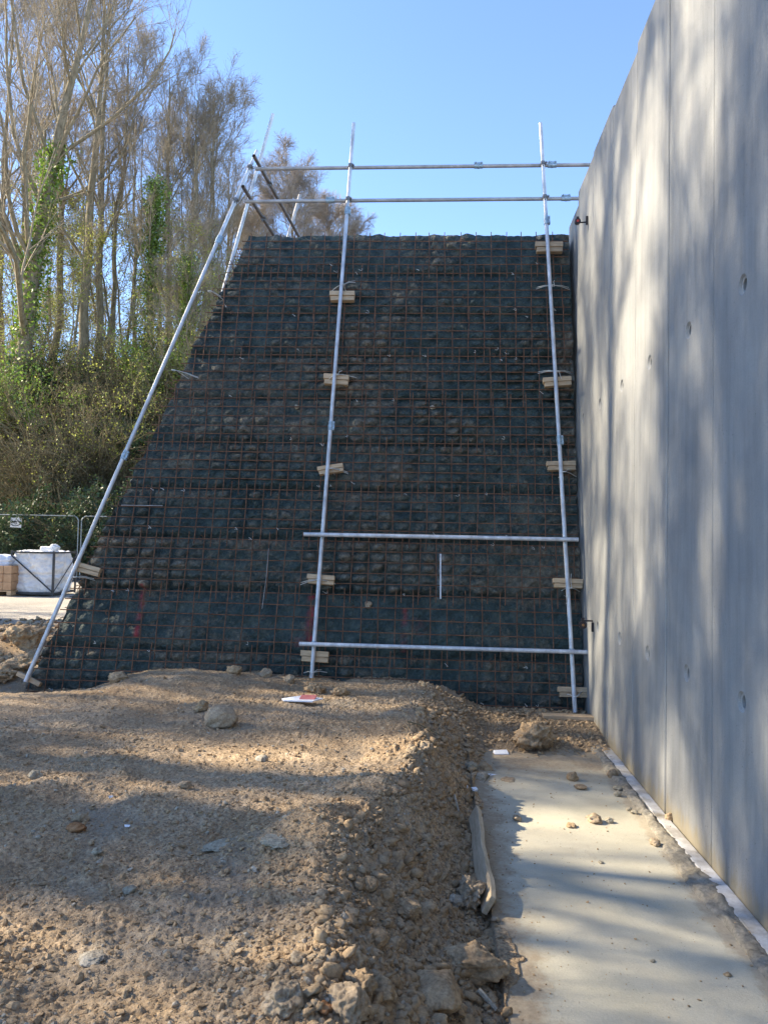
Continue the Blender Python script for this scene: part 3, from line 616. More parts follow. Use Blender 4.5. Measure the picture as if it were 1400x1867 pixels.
V, T, s = scatter(750, reg_slab, .0022, .009, 9, zf=lambda x, y: np.where(x > 1.57, .031, .001), power=2.2); tag(link('crumbs', mesh_np('crumbs', V, T, False), M['clod']), 'small dirt crumbs scattered over the concrete slab', 'crumbs', kind='stuff')
def reg_back(r, n): return r.uniform(-8.5, -4.0, n), r.uniform(8.9, 12.5, n)
V, T, s = scatter(2600, reg_back, .008, .06, 19, 2, power=3.); tag(link('spoil', mesh_np('spoil', V, T, True), M['clod']), 'heap of grey brown spoil left of the corner pole', 'spoil', kind='stuff')

# ------------------------------------------------------------------ scaffold
scaf = thing('scaffold', 'galvanised tube scaffold leaning along the earth wall with guard rails', 'scaffold', (-1.35, 8.6, .3)); SINV = Matrix.Translation((1.35, -8.6, -.3))
TR = .0242
def tube_part(name, a, b, mat='galv', hollow=True):
    m = MB(); m.tube([a, (np.array(a)*.5+np.array(b)*.5), b], TR, 16, hollow=hollow); return adopt(m.build(name, M[mat], smooth=True), scaf, SINV)
def coupler(p, d1, d2, mat='clamp'):
    """right-angle coupler: two collars round crossing tubes with a pad and bolts"""
    m = MB(); p = Vector([float(q) for q in p]); 
    for sgn, d in ((1, d1), (-1, d2)):
        d = Vector([float(q) for q in d]).normalized(); m.tube([p+d*-.024, p+d*.024], TR+.009, 14)
        q = d.cross(Vector((0, -1, 0))).normalized()
        m.tube([p+q*(TR+.004)+Vector((0, -.03, 0)), p+q*(TR+.030)+Vector((0, -.03, 0))], .009, 8)
        m.tube([p+q*(TR+.016)+Vector((0, .03, 0)), p+q*(TR+.016)+Vector((0, -.062, 0))], .006, 8)
    m.box(p, .04, .05, .04); return adopt(m.build('coupler', M[mat], smooth=True), scaf, SINV)
def sleeve(p, d, mat='clamp', L=.115):
    m = MB(); p = Vector([float(q) for q in p]); d = Vector([float(q) for q in d]).normalized()
    m.tube([p-d*L/2, p+d*L/2], TR+.007, 14); q = d.cross(Vector((0, 1, 0))).normalized()
    m.box(p+q*(TR+.010), .006, .03, .006, None)
    R3 = Matrix((d, q, d.cross(q))).transposed()
    m.box(p+q*(TR+.012), L, .022, .036, R3)
    for k in (-.33, .33):
        c = p+q*(TR+.014)+d*L*k; m.tube([c-Vector((0, .045, 0)), c+Vector((0, .02, 0))], .006, 8); m.tube([c-Vector((0, .032, 0)), c-Vector((0, .024, 0))], .011, 6)
    m.tube([p-d*.012, p+d*.012], TR+.011, 14)
    return adopt(m.build('sleeve_coupler', M[mat], smooth=True), scaf, SINV)
PO = .20
def pole_pt(a, b, z): t = (z-a[2])/(b[2]-a[2]); return a+(b-a)*t
A0, A1 = on_face(47, 1243, PO), on_face(469, 275, PO)
B0, B1 = on_face(568, 1236, PO), on_face(645, 225, PO)
C0, C1 = on_face(1048, 1299, PO), on_face(985, 225, PO)
tube_part('pole', A0, A1)['label'] = 'corner pole leaning with the left edge of the wall'; tube_part('pole', B0, B1); tube_part('pole', C0, C1)
YBp = 10.75; b0 = on_plane(400, 555, (0, 1, 0), YBp); b1 = on_plane(498, 208, (0, 1, 0), YBp); b00 = b0+(b0-b1)*1.4
tube_part('pole', b00, b1, 'galv')
c0 = on_plane(520, 450, (0, 1, 0), 13.4); c1 = on_plane(547, 355, (0, 1, 0), 13.4); tube_part('pole', c0+(c0-c1)*3, c1, 'oldgalv')
RO = PO+.05
def rail(px0, py0, px1, py1, mat, off):
    a, b = on_face(px0, py0, off), on_face(px1, py1, off); z = (a[2]+b[2])/2; a[2] = b[2] = z; yv = (a[1]+b[1])/2; a[1] = b[1] = yv; return tube_part('guard_rail', a, b, mat), a, b
_, U0, U1 = rail(466, 311, 1120, 297, 'oldgalv', PO-.05); _, V0, V1 = rail(446, 374, 1110, 355, 'oldgalv', PO-.05)
_, W0, W1 = rail(554, 973, 1054, 985, 'galv', RO); _, X0, X1 = rail(546, 1174, 1070, 1189, 'galv', RO)
dX = np.array([1., 0, 0])
for (a, b, mt) in ((B0, B1, 'oldgalv'), (C0, C1, 'oldgalv')):
    for (r0, m2) in ((U0, 'darkclamp'), (V0, 'darkclamp'), (W0, 'clamp'), (X0, 'clamp')):
        coupler(pole_pt(a, b, r0[2]), b-a, dX, m2)
for r0 in (U0, V0): coupler(pole_pt(A0, A1, r0[2]), A1-A0, dX, 'darkclamp')
for (px, py, off) in ((872, 306, 0), (1006, 300, 0)):
    p = on_face(px, py, PO-.05); p[2] = U0[2]; p[1] = U0[1]; sleeve(p, dX)
for (px, py) in ((602, 370), (1031, 358)):
    p = on_face(px, py, PO-.05); p[2] = V0[2]; p[1] = V0[1]; sleeve(p, dX)
for a, b, zs in ((A0, A1, (on_face(416, 437, PO)[2], on_face(243, 830, PO)[2])), (B0, B1, (on_face(632, 385, PO)[2], on_face(603, 777, PO)[2])), (C0, C1, (on_face(996, 402, PO)[2], on_face(1022, 803, PO)[2]))):
    for z in zs: sleeve(pole_pt(a, b, z), (b-a)*-1)
# return rails over the left side
ra = on_plane(463, 284, (0, 0, 1), U0[2]+.05); ra2 = np.array([ra[0]+.25, 15.5, ra[2]]); rb = on_plane(443, 340, (0, 0, 1), V0[2]+.05); rb2 = np.array([rb[0]+.25, 15.5, rb[2]])
for a, b in ((ra, ra2), (rb, rb2)):
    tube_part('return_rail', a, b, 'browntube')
    tq = (YBp-a[1])/(b[1]-a[1]); coupler(np.array(a)+(np.array(b)-np.array(a))*tq, b1-b0, b-a, 'darkclamp')
    tq = (13.4-a[1])/(b[1]-a[1]); coupler(np.array(a)+(np.array(b)-np.array(a))*tq, c1-c0, b-a, 'darkclamp')

# ------------------------------------------------------------------ timber packers and straps
def packer(px, py, wpx, hpx, rot, label, double=True, dep=.085):
    off = PO-TR-.006-dep/2; p = on_face(px, py, off); d = np.linalg.norm(p-EYE); L = wpx/1400*d; H = hpx/1400*d
    o = thing('timber_packer', label, 'timber block', p, 'timber blocks wedged between poles and grid'); Rz = Matrix.Rotation(-R(rot), 3, 'Y')@Matrix.Rotation(-math.atan(K), 3, 'X')
    def pc(dx, dz, l, h, dd, dy):
        m = MB(); m.box(Rz@Vector((dx, dy, dz)), l, dd, h, Rz, j=.0015); m.build('batten', M['timber' if (px+py) % 3 else 'timber2'], o, bevel=.003)
    if double: pc(0, H*.24, L, H*.50, dep, .0); pc(L*.02, -H*.27, L*.94, H*.46, dep*.8, .004)
    else: pc(0, 0, L, H, dep, 0)
    return o
PK = [(624, 541, 44, 18, 0, 'highest timber block on the middle pole'), (613, 693, 45, 19, -4, 'second highest timber block on the middle pole'), (603, 856, 47, 15, 9, 'tilted timber block half way up the middle pole'),
      (585, 1057, 50, 17, -3, 'timber block on the middle pole just below the upper loose rail'), (574, 1197, 50, 19, -2, 'lowest timber block on the middle pole near its foot'),
      (1000, 452, 46, 18, 0, 'topmost timber block on the right pole'), (1015, 697, 49, 16, 4, 'timber block on the right pole below the highest pair of straps'), (1022, 850, 51, 16, 2, 'timber block on the right pole below its sleeve joint'),
      (1034, 1064, 52, 16, -1, 'timber block on the right pole between the two lower rails'), (1045, 1262, 54, 17, 0, 'lowest timber block on the right pole'),
      (160, 1038, 46, 15, -14, 'yellow timber block wedged behind the corner pole'), (54, 1238, 42, 7, -24, 'thin tilted board under the foot of the corner pole')]
for i, (px, py, wd, h, r_, lb) in enumerate(PK): packer(px, py, wd, h, r_, lb, double=i not in (11,), dep=.085 if i != 11 else .07)
def strap(px, py, ends, label, wdt=.012):
    """white plastic strap looped round the pole with its ends going back to the grid"""
    p = on_face(px, py, PO); m = MB()
    n = 14; ring = [p+np.array([math.cos(2*math.pi*i/n)*(TR+.004), math.sin(2*math.pi*i/n)*(TR+.004), 0]) for i in range(n+1)]; m.tube(ring, .0045, 5, cap=False)
    for ex, ey, off in ends:
        e = on_face(ex, ey, off); mid = (p+e)/2+np.array([0, -.01, .012]); st = p+np.array([.02*(1 if ex > px else -1), -.015, 0]); 
        for dz in (-.0, .0):
            m.tube([st, mid, e], .0048, 6)
    return tag(m.build('strap', M['tie'], smooth=True, loc=tuple(p)), label, 'strap', 'white straps tying poles to the grid')
ST = [(625, 519, [(603, 532, .1), (648, 515, .2), (631, 532, .1), (647, 512, .1)], 'white strap above the highest block of the middle pole'),
      (614, 683, [(600, 691, .17), (650, 689, .1), (624, 676, .22), (635, 686, .1)], 'white strap over the second block of the middle pole'),
      (604, 854, [(591, 864, .18), (635, 864, .1), (634, 861, .1), (610, 866, .1)], 'white strap over the tilted block of the middle pole'),
      (581, 1057, [(549, 1062, .1), (548, 1066, .1), (612, 1065, .1), (600, 1062, .1)], 'white strap below the upper loose rail on the middle pole'),
      (570, 1225, [(554, 1227, .1), (596, 1226, .12), (564, 1234, .22), (586, 1221, .12)], 'white strap round the very foot of the middle pole'),
      (1007, 521, [(977, 527, .09), (978, 524, .09), (1038, 528, .09), (1036, 524, .09), (1010, 511, .22)], 'white strap of four strands high on the right pole'),
      (1016, 677, [(980, 681, .09), (981, 678, .09), (1041, 682, .09), (1040, 679, .09), (1023, 690, .22)], 'white strap above the second block of the right pole'),
      (1027, 860, [(1018, 871, .18), (1050, 869, .09), (1041, 858, .12), (1025, 886, .22)], 'white strap just under the third block of the right pole'),
      (1038, 1072, [(1023, 1077, .1), (1057, 1079, .1), (1032, 1101, .22), (1041, 1046, .22)], 'white strap knotted with long tails between the lower rails'),
      (1048, 1269, [(1022, 1266, .1), (1060, 1272, .1), (1070, 1257, .12), (1045, 1292, .22)], 'white strap at the lowest block of the right pole'),
      (317, 675, [(363, 690, .08), (345, 691, .08), (362, 688, .08)], 'white strap from the corner pole to the middle of the left edge'),
      (383, 531, [(407, 546, .08), (404, 541, .08)], 'pale strap high on the corner pole'),
      (138, 1052, [(172, 1055, .1), (174, 1058, .08), (160, 1052, .1)], 'pale strap below the yellow block of the corner pole')]
for s in ST: strap(*s)
m = MB(); p = on_plane(1035, 1304, (0, 0, 1), .13); m.box((p[0], p[1], .115), .54, .14, .04, Matrix.Rotation(R(-1), 3, 'Z'), j=.003)
tag(m.build('sole_board', M['timber'], bevel=.004, loc=(p[0], p[1], .1)), 'timber sole board lying under the foot of the right pole', 'board')

# fixings on the concrete wall
def fixing(px, py, up, label):
    p = on_plane(px, py, (1, 0, 0), 1.71); o = thing('wall_bracket', label, 'bracket', p)
    s = 1 if up else -1
    m = MB(); m.box((-.012, 0, 0.02*s), .024, .022, .10); m.tube([(-.012, 0, 0), (-.10, .01, 0)] if up else [(-.012, 0, .045), (-.10, .01, .045)], .009, 8); m.build('arm', M['black'], o, bevel=.002)
    m = MB(); c = (-.115, .01, .012) if up else (-.115, .01, .0); m.tube([(c[0], c[1]-.022, c[2]), (c[0], c[1]+.022, c[2])], .042 if not up else .034, 20); m.box((c[0], c[1], c[2]+(.05 if not up else .03)), .03, .03, .05); h = m.build('housing', M['black'], o, smooth=True)
    m = MB(); m.tube([(c[0], c[1]-.030, c[2]), (c[0], c[1]-.022, c[2])], .014, 14); m.build('lens', M['red'] if up else M['orange'], h, smooth=True)
fixing(1071, 405, True, 'small black bracket near the top of the concrete wall'); fixing(1082, 1140, False, 'small black bracket with a round head low on the concrete wall')

# ------------------------------------------------------------------ litter and boards
def slabpt(px, py, z=0.): return on_plane(px, py, (0, 0, 1), z)
p0 = hit(866, 1476); p1 = hit(893, 1655); p0[2] = .06; p1[2] = .05; p1 = on_plane(890, 1650, (0, 0, 1), .05); p0 = on_plane(864, 1482, (0, 0, 1), .07)
d = Vector(p1-p0); L = d.length; m = MB(); q = d.to_track_quat('X', 'Z').to_matrix()@Matrix.Rotation(R(62), 3, 'X'); ns = 14
vs = []
for i in range(ns+1):
    t = i/ns; c = Vector(p0)+d*t+Vector((.006*math.sin(t*9), 0, .004*math.sin(t*17)))
    for dy, dz in ((-.055, -.016), (.055, -.016), (.055, .016), (-.055, .016)):
        vs.append(c+q@Vector((0, dy*(1+.08*math.sin(t*23)), dz+random.uniform(-.001, .001))))
m.add(vs, [(i*4+k, i*4+(k+1) % 4, (i+1)*4+(k+1) % 4, (i+1)*4+k) for i in range(ns) for k in range(4)]+[(3, 2, 1, 0), tuple(ns*4+k for k in range(4))])
tag(m.build('board', M['plank'], bevel=.004, loc=tuple(p0)), 'long dirty timber board lying on edge between earth and slab', 'board')
def litter(name, px, py, w_, d_, h_, rot, mat, label, cat, z=None):
    p = hit(px, py, True); 
    if z is not None: p = slabpt(px, py, z)
    m = MB(); m.box((p[0], p[1], p[2]+h_*.5+(.016 if z is None else .004)), w_, d_, h_, Matrix.Rotation(R(rot), 3, 'Z')@Matrix.Rotation(R(7), 3, 'X'), j=.006); return tag(m.build(name, M[mat], bevel=.002, loc=tuple(p)), label, cat)
litter('polystyrene_piece', 913, 1378, .13, .09, .022, 8, 'styro', 'thin white wedge of polystyrene at the dirt edge of the slab', 'polystyrene')
litter('polystyrene_block', 901, 1425, .085, .07, .035, 12, 'styro', 'small white polystyrene block between two stones', 'polystyrene')
litter('paper_scrap', 865, 1446, .035, .03, .022, 40, 'styro', 'crumpled white scrap at the foot of the bank', 'scrap')
litter('paper_scrap', 850, 1442, .016, .012, .025, 20, 'styro', 'tiny white scrap left of the crumpled one', 'scrap')
litter('foil_scrap', 202, 1458, .022, .014, .006, 30, 'styro', 'white chip on the bare earth behind the stones', 'scrap')
litter('foil_scrap', 231, 1513, .026, .014, .006, 10, 'styro', 'white chip right of the orange-tan stone', 'scrap')
pc = hit(550, 1284, True)+np.array([0, 0, .035]); o = thing('plastic_sheet', 'flat torn white and red plastic sheet on the earth', 'plastic sheet', pc)
m = MB(); m.add([(-.20, .02, .01), (-.17, -.035, .005), (-.04, -.06, .012), (.12, -.085, .016), (.14, -.03, .02), (.20, .05, .02), (.0, .11, .03), (-.08, .06, .026)]+[(-.20, .02, .002), (-.17, -.035, -.005), (-.04, -.06, .0), (.12, -.085, .004), (.14, -.03, .008), (.20, .05, .008), (.0, .11, .015), (-.08, .06, .012)],
      [(0, 1, 2, 7), (2, 3, 4, 7), (7, 4, 5, 6), (1, 0, 8, 9), (2, 1, 9, 10), (3, 2, 10, 11), (4, 3, 11, 12), (5, 4, 12, 13)]); m.build('white_sheet', M['styro'], o)
m = MB(); m.box((.055, .015, .030), .15, .09, .004, Matrix.Rotation(R(-6), 3, 'Z')@Matrix.Rotation(R(8), 3, 'X'), j=.008); m.build('red_panel', mat_simple('faded_red', (.55, .16, .15), (.66, .24, .22), 9, .6, 0, 0), o)
def stick(pts, r, label, mat='scrub', name='stick', cat='stick'):
    P = [hit(*p) + np.array([0, 0, .02+dz]) for (p, dz) in pts]; m = MB(); m.tube(P, [r*(1-.4*i/len(P)) for i in range(len(P))], 7); return tag(m.build(name, M[mat], smooth=True, loc=tuple(P[0])), label, cat)
stick([((828, 1462), .03), ((836, 1490), .02), ((850, 1505), .02)], .008, 'pale bent stick beside the upper end of the board', 'paler')
stick([((872, 1446), .0), ((893, 1425), .04)], .004, 'thin twig pointing at the white block')
stick([((742, 1322), .01), ((765, 1330), .02), ((805, 1348), .01)], .006, 'thin brown stick on the far crest of the bank')
stick([((872, 1822), .02), ((905, 1850), .0)], .012, 'pale timber splinter in the gap beside the slab', 'paler', 'splinter', 'splinter')

# ------------------------------------------------------------------ yard beyond: fence, crate, pallet
YFc = 23.5
def gz(x, y): return float(G(x, y, False))
def heras(x0, label, sign=False):
    W, H = 3.45, 2.0; z0 = gz(x0+W/2, YFc)+.05; o = thing('mesh_fence', label, 'fence', (x0+W/2, YFc, z0), 'mesh panels of the site fence')
    m = MB(); r = .019; c = .18; pts = [(-W/2, 0, 0), (-W/2, 0, H-c)]
    pts += [(-W/2+c-c*math.cos(a), 0, H-c+c*math.sin(a)) for a in np.linspace(.2, 1.37, 5)]; pts += [(W/2-c+c*math.sin(a), 0, H-c+c*math.cos(a)) for a in np.linspace(0.2, 1.37, 5)]
    pts += [(W/2, 0, H-c), (W/2, 0, 0)]; m.tube(pts, r, 10); m.tube([(-W/2, 0, .25), (W/2, 0, .25)], r*.8, 8); m.build('frame', M['fence'], o, smooth=True)
    P = []
    for x in np.arange(-W/2+.04, W/2, .038): P.append([(x, .012, .15), (x, .012, H-.03)])
    for z in np.arange(.2, H, .30): P.append([(-W/2, .016, z), (W/2, .016, z)])
    V, Qq = tubes_np(np.array(P, float), np.full((len(P), 2), .0028), 4); link('wire_mesh', mesh_np('wire_mesh', V, Qq), M['wire'], o)
    for x in (-W/2, W/2):
        m = MB(); m.box((x, 0, -.03), .22, .6, .12, j=.004); m.build('foot_block', M['steel'], o, bevel=.02)
xf = at(129, YFc)[0]
heras(xf-3.45-.04, 'site fence panel with a sign tied to it behind the wrapped crate'); heras(xf+.06, 'site fence panel passing behind the leaning corner pole')
heras(xf-6.97, 'site fence panel at the far left edge'); heras(xf+3.6, 'site fence panel hidden mostly by the earth wall')
# sign on the fence
ps = on_plane(30, 953, (0, 1, 0), YFc-.03); o = thing('fence_sign', 'white square sign with black scrawl hanging on the fence', 'sign', ps)
m = MB(); m.box((0, 0, 0), .36, .006, .30, Matrix.Rotation(R(3), 3, 'Y')); m.box((.06, .001, .17), .20, .006, .08, Matrix.Rotation(R(8), 3, 'Y')); m.build('board', M['sign'], o)
m = MB()
for pts in ([(-.15, -.012, .06), (-.05, -.012, .03), (.06, -.012, .05), (.16, -.012, .03)], [(-.17, -.012, -.04), (-.08, -.012, -.09), (.02, -.012, -.10), (.12, -.012, -.06), (.17, -.012, .01)],
            [(-.02, -.012, .07), (-.04, -.012, .02), (.02, -.012, .01), (.03, -.012, -.035), (-.03, -.012, -.045)], [(.05, -.012, .10), (.09, -.012, .03), (.15, -.012, -.01)], [(-.14, -.012, .00), (-.08, -.012, .02), (-.04, -.012, -.02)]):
    m.tube(pts, .011, 6)
m.build('scrawl', M['black'], o)
# wrapped crate
cx, cy = at(64, 18.0)[0], 18.0; cz = gz(cx, cy)+.02; o = thing('wrapped_crate', 'steel cage crate packed with white wrapped bags', 'crate', (cx, cy, cz)); CW, CD, CH = 1.02, 1.05, 1.0
def soft_box(w_, d_, h_, seed, amp=.035, n=26):
    V = []; Qs_ = []
    import bmesh
    bm = bmesh.new(); bmesh.ops.create_cube(bm, size=1); bmesh.ops.subdivide_edges(bm, edges=bm.edges[:], cuts=n, use_grid_fill=True)
    from mathutils import noise as mn
    for v in bm.verts:
        p = v.co; q = Vector((p.x*w_, p.y*d_, p.z*h_)); nrm = Vector((p.x**9, p.y**9, p.z**9)); nrm = nrm.normalized() if nrm.length > 0 else Vector((0, 0, 1))
        fold = mn.ridged_multi_fractal(Vector((q.x*3, q.y*3, q.z*5))+Vector((seed, 0, 0)), .9, 2.1, 4, 1., 2.)
        waist = -.5*math.exp(-((p.z+.05)/.04)**2)
        rr = 1-.10*max(0, (p.x*2)**2*(p.z*2)**2)-.05*(p.x*2)**4*(p.y*2)**4
        v.co = Vector((q.x*rr, q.y*rr, q.z))+nrm*amp*(fold*.55-.4+waist)
    me = bpy.data.meshes.new('bags'); bm.to_mesh(me); bm.free(); me.polygons.foreach_set('use_smooth', [True]*len(me.polygons)); return me
me = soft_box(CW-.04, CD-.04, .93, 3, .11, 44); b = link('bags', me, M['bag'], o, (-.02, 0, .53))
me = soft_box(.34, .3, .16, 9, .03, 10); link('loose_bag', me, M['bag'], o, (.16, -.1, 1.05))
me = soft_box(.16, .2, .16, 12, .03, 8); ob = link('loose_bag', me, M['bag'], o, (.28, -.1, 1.10)); ob.rotation_euler = (0, .6, 0)
m = MB()
x0, x1, y0_, y1_ = -CW/2, CW/2, -CD/2-.03, CD/2+.03
for x in (x0, x1):
    for y in (y0_, y1_): m.box((x, y, .52), .05 if x == x1 and y == y0_ else .035, .04, 1.04)
for y in (y0_, y1_):
    for z in (.045, 1.0): m.box((0, y, z), CW, .036, .04 if z > .5 else .06)
for x in (x0, x1):
    for z in (.045, 1.0): m.box((x, 0, z), .034, CD, .04)
m.build('cage_frame', M['steel'], o, bevel=.003)
m = MB(); m.tube([(x0, y0_-.012, .92), (x1, y0_-.012, .08)], .016, 6); m.build('brace', M['steel'], o); m = MB(); m.tube([(x1+.012, y0_, .08), (x1+.012, y1_, .92)], .012, 6); m.build('brace', M['steel'], o)
m = MB(); m.box((0, -.2, .008), 1.3, 1.2, .012); 
# block pallet at the left edge
px_, py_ = at(-14, 17.6)[0], 17.6; pz = gz(px_, py_); o = thing('block_pallet', 'timber pallet stacked with tan blocks at the left edge of the yard', 'pallet', (px_, py_, pz))
m = MB()
for x in (-.36, 0, .36): m.box((x, 0, .06), .1, .8, .09)
for y in (-.36, -.12, .12, .36): m.box((0, y, .118), .84, .1, .022)
m.build('pallet', M['timber'], o)
m = MB()
for r_ in range(3):
    for c_ in range(4):
        for dp in range(3): m.box((-.3+c_*.2, -.26+dp*.26, .23+r_*.19), .192, .25, .182, j=.003)
m.build('blocks', M['block'], o, bevel=.008)
me = soft_box(.62, .5, .26, 21, .06, 12); ob = link('bag', me, M['bluebag'], None, (px_-.02, py_-.05, pz+.80)); tag(ob, 'pale blue bag slumped on top of the block pallet', 'bag')

# ------------------------------------------------------------------ trees
def branch_level(P, rad, m, t0, t1, ang, lenf, K2, trop, jit, rf, rg, lmin=0.):
    """children of every parent polyline; returns polylines and radii"""
    B, Kk, _ = P.shape; t = rg.uniform(t0, t1, (B, m)); f = t*(Kk-1); i = np.clip(f.astype(int), 0, Kk-2); w_ = (f-i)[..., None]
    bi = np.arange(B)[:, None]; pos = P[bi, i]*(1-w_)+P[bi, i+1]*w_; tan = P[bi, i+1]-P[bi, i]; tan /= np.linalg.norm(tan, axis=2, keepdims=True)+1e-9
    r0 = rad[bi, i]*(1-w_[..., 0])+rad[bi, i+1]*w_[..., 0]; plen = np.linalg.norm(np.diff(P, axis=1), axis=2).sum(1)[:, None]
    rnd = rg.standard_normal(tan.shape); rnd -= (rnd*tan).sum(-1, keepdims=True)*tan; rnd /= np.linalg.norm(rnd, axis=2, keepdims=True)+1e-9
    a = ang*rg.uniform(.7, 1.3, t.shape)[..., None]; d = tan*np.cos(a)+rnd*np.sin(a)
    L = np.maximum(plen*lenf*rg.uniform(.6, 1.25, t.shape)*(1.15-.75*t), lmin)[..., None]
    d = d.reshape(-1, 3); L = L.reshape(-1, 1); p = pos.reshape(-1, 3); out = [p]
    for k in range(K2-1):
        d = d+np.array([0, 0, trop])+jit*rg.standard_normal(d.shape); d /= np.linalg.norm(d, axis=1, keepdims=True)
        p = p+d*L/(K2-1); out.append(p)
    r = np.clip(r0.reshape(-1, 1)*rf, .004, None)*np.linspace(1, .35, K2)[None]
    return np.stack(out, 1), r
def leaves(P, size, rg, spread):
    n = len(P); a = rg.standard_normal((n, 3)); a /= np.linalg.norm(a, axis=1, keepdims=True); b = np.cross(a, rg.standard_normal((n, 3))); b /= np.linalg.norm(b, axis=1, keepdims=True)
    s = size*rg.uniform(.6, 1.3, (n, 1)); c = P+rg.standard_normal((n, 3))*spread
    V = np.stack([c-a*s, c-b*s*.6, c+a*s, c+b*s*.6], 1).reshape(-1, 3); return V, np.arange(n*4).reshape(n, 4)
def make_tree(name, seed, H=18., r0=.22, lean=0., fork=16, ivy=0., broom=.55, twigs=(7, 6, 4), tropa=.10, start=.25, droop=0., l1=.42, leafy=0., mats=('bark', 'twig')):
    rg = np.random.default_rng(seed); Kk = 16; t = np.linspace(0, 1, Kk)
    tr = np.stack([lean*H*t**1.3+.25*np.cumsum(rg.standard_normal(Kk))*.25, .25*np.cumsum(rg.standard_normal(Kk))*.25, H*t-.4], 1)[None]; tr[0, 0, :2] = 0
    rt = (r0*(1-t)**.8+.012)[None]
    l1, r1 = branch_level(tr, rt, fork, start, .97, broom, l1, 9, tropa, .10, .42, rg)
    l2, r2 = branch_level(l1, r1, twigs[0], .15, 1., .58, .50, 7, tropa*.7, .09, .5, rg)
    l3, r3 = branch_level(l2, r2, twigs[1], .1, 1., .55, .58, 5, .05-droop, .10, .6, rg)
    l4, r4 = branch_level(l3, r3, twigs[2], .1, 1., .55, .62, 4, .04-droop*1.5, .12, .7, rg, .45)
    r2 = np.clip(r2, .009, None); r3 = np.clip(r3, .0065, None); r4 = np.clip(r4, .0045, None)
    V1, Q1 = cat_np([tubes_np(tr, rt, 10), tubes_np(l1, r1, 6)]); V2, Q2 = cat_np([tubes_np(l2, r2, 4), tubes_np(l3, r3, 3), tubes_np(l4, r4, 3)])
    o = thing(name, None, 'tree'); link('trunk', mesh_np('trunk', V1, Q1), M[mats[0]], o); link('crown', mesh_np('crown', V2, Q2), M[mats[1]], o)
    if leafy:
        low = l3.reshape(-1, 3); low = low[low[:, 2] < H*leafy]; c = low[rg.integers(0, len(low), 2200)]; V, Qq = leaves(c, .05, rg, .16); link('young_leaves', mesh_np('young_leaves', V, Qq, False), M['leaf'], o)
    if ivy:
        n = int(6800*ivy); k = rg.random(n)**.9*ivy*.62*(Kk-1); i = np.clip(k.astype(int), 0, Kk-2); ww = (k-i)[:, None]; c = tr[0, i]*(1-ww)+tr[0, i+1]*ww
        q = rg.uniform(0, 6.28, n); rr = .16+.62*rg.random(n)**1.9*(.5+.9*vn(k*1.3, q, seed)); c = c+np.stack([np.cos(q)*rr, np.sin(q)*rr, rg.normal(0, .15, n)], 1)
        V, Qq = leaves(c, .075, rg, .05); link('ivy', mesh_np('ivy', V, Qq, False), M['ivy'], o)
    return o
def copy_tree(o):
    c = o.copy(); COL.objects.link(c)
    for ch in list(o.children):
        k = ch.copy(); COL.objects.link(k); k.parent = c
    return c
used = set()
def put(proto, x, y, rot, s, label, group, lean=(0, 0), zoff=0):
    o = proto if proto.name not in used else copy_tree(proto); used.add(proto.name)
    o.location = (x, y, gz(x, y)+zoff); o.rotation_euler = (R(lean[0]), R(lean[1]), R(rot)); o.scale = (s, s, s); o['label'] = label; o['group'] = group; return o
T1 = make_tree('bare_tree', 1, 19, .21, .02, 15, .0, .50, (8, 7, 4), .09)
T2 = make_tree('bare_tree', 2, 18, .19, -.03, 14, .55, .50, (8, 6, 4), .09)
T3 = make_tree('bare_tree', 3, 17, .13, .03, 13, .0, .45, (7, 6, 4), .09, start=.35)
T4 = make_tree('bare_tree', 4, 20, .34, .16, 20, .95, .70, (8, 6, 4), .08, start=.16)
T5 = make_tree('ivy_tree', 5, 14, .18, .0, 12, 1.35, .6, (6, 5, 4), start=.3)
T6 = make_tree('thin_tree', 6, 14, .07, .05, 12, .0, .6, (6, 5, 4), .05, start=.22, leafy=.7)
T8 = make_tree('thin_tree', 9, 9, .06, -.10, 16, .0, .8, (6, 5, 4), .03, start=.1, leafy=1., l1=.55)
T9 = make_tree('bare_tree', 14, 19, .17, -.01, 18, .0, .46, (8, 7, 4), .10, start=.3)
T7 = make_tree('birch_tree', 12, 14.6, .15, .0, 54, .0, .85, (9, 7, 5), .07, .36, .07, .34, mats=('bark', 'birch'))
GT = 'bare spring trees on the bank behind the fence'
def tp(px, Y): return (px-793)/1400*Y
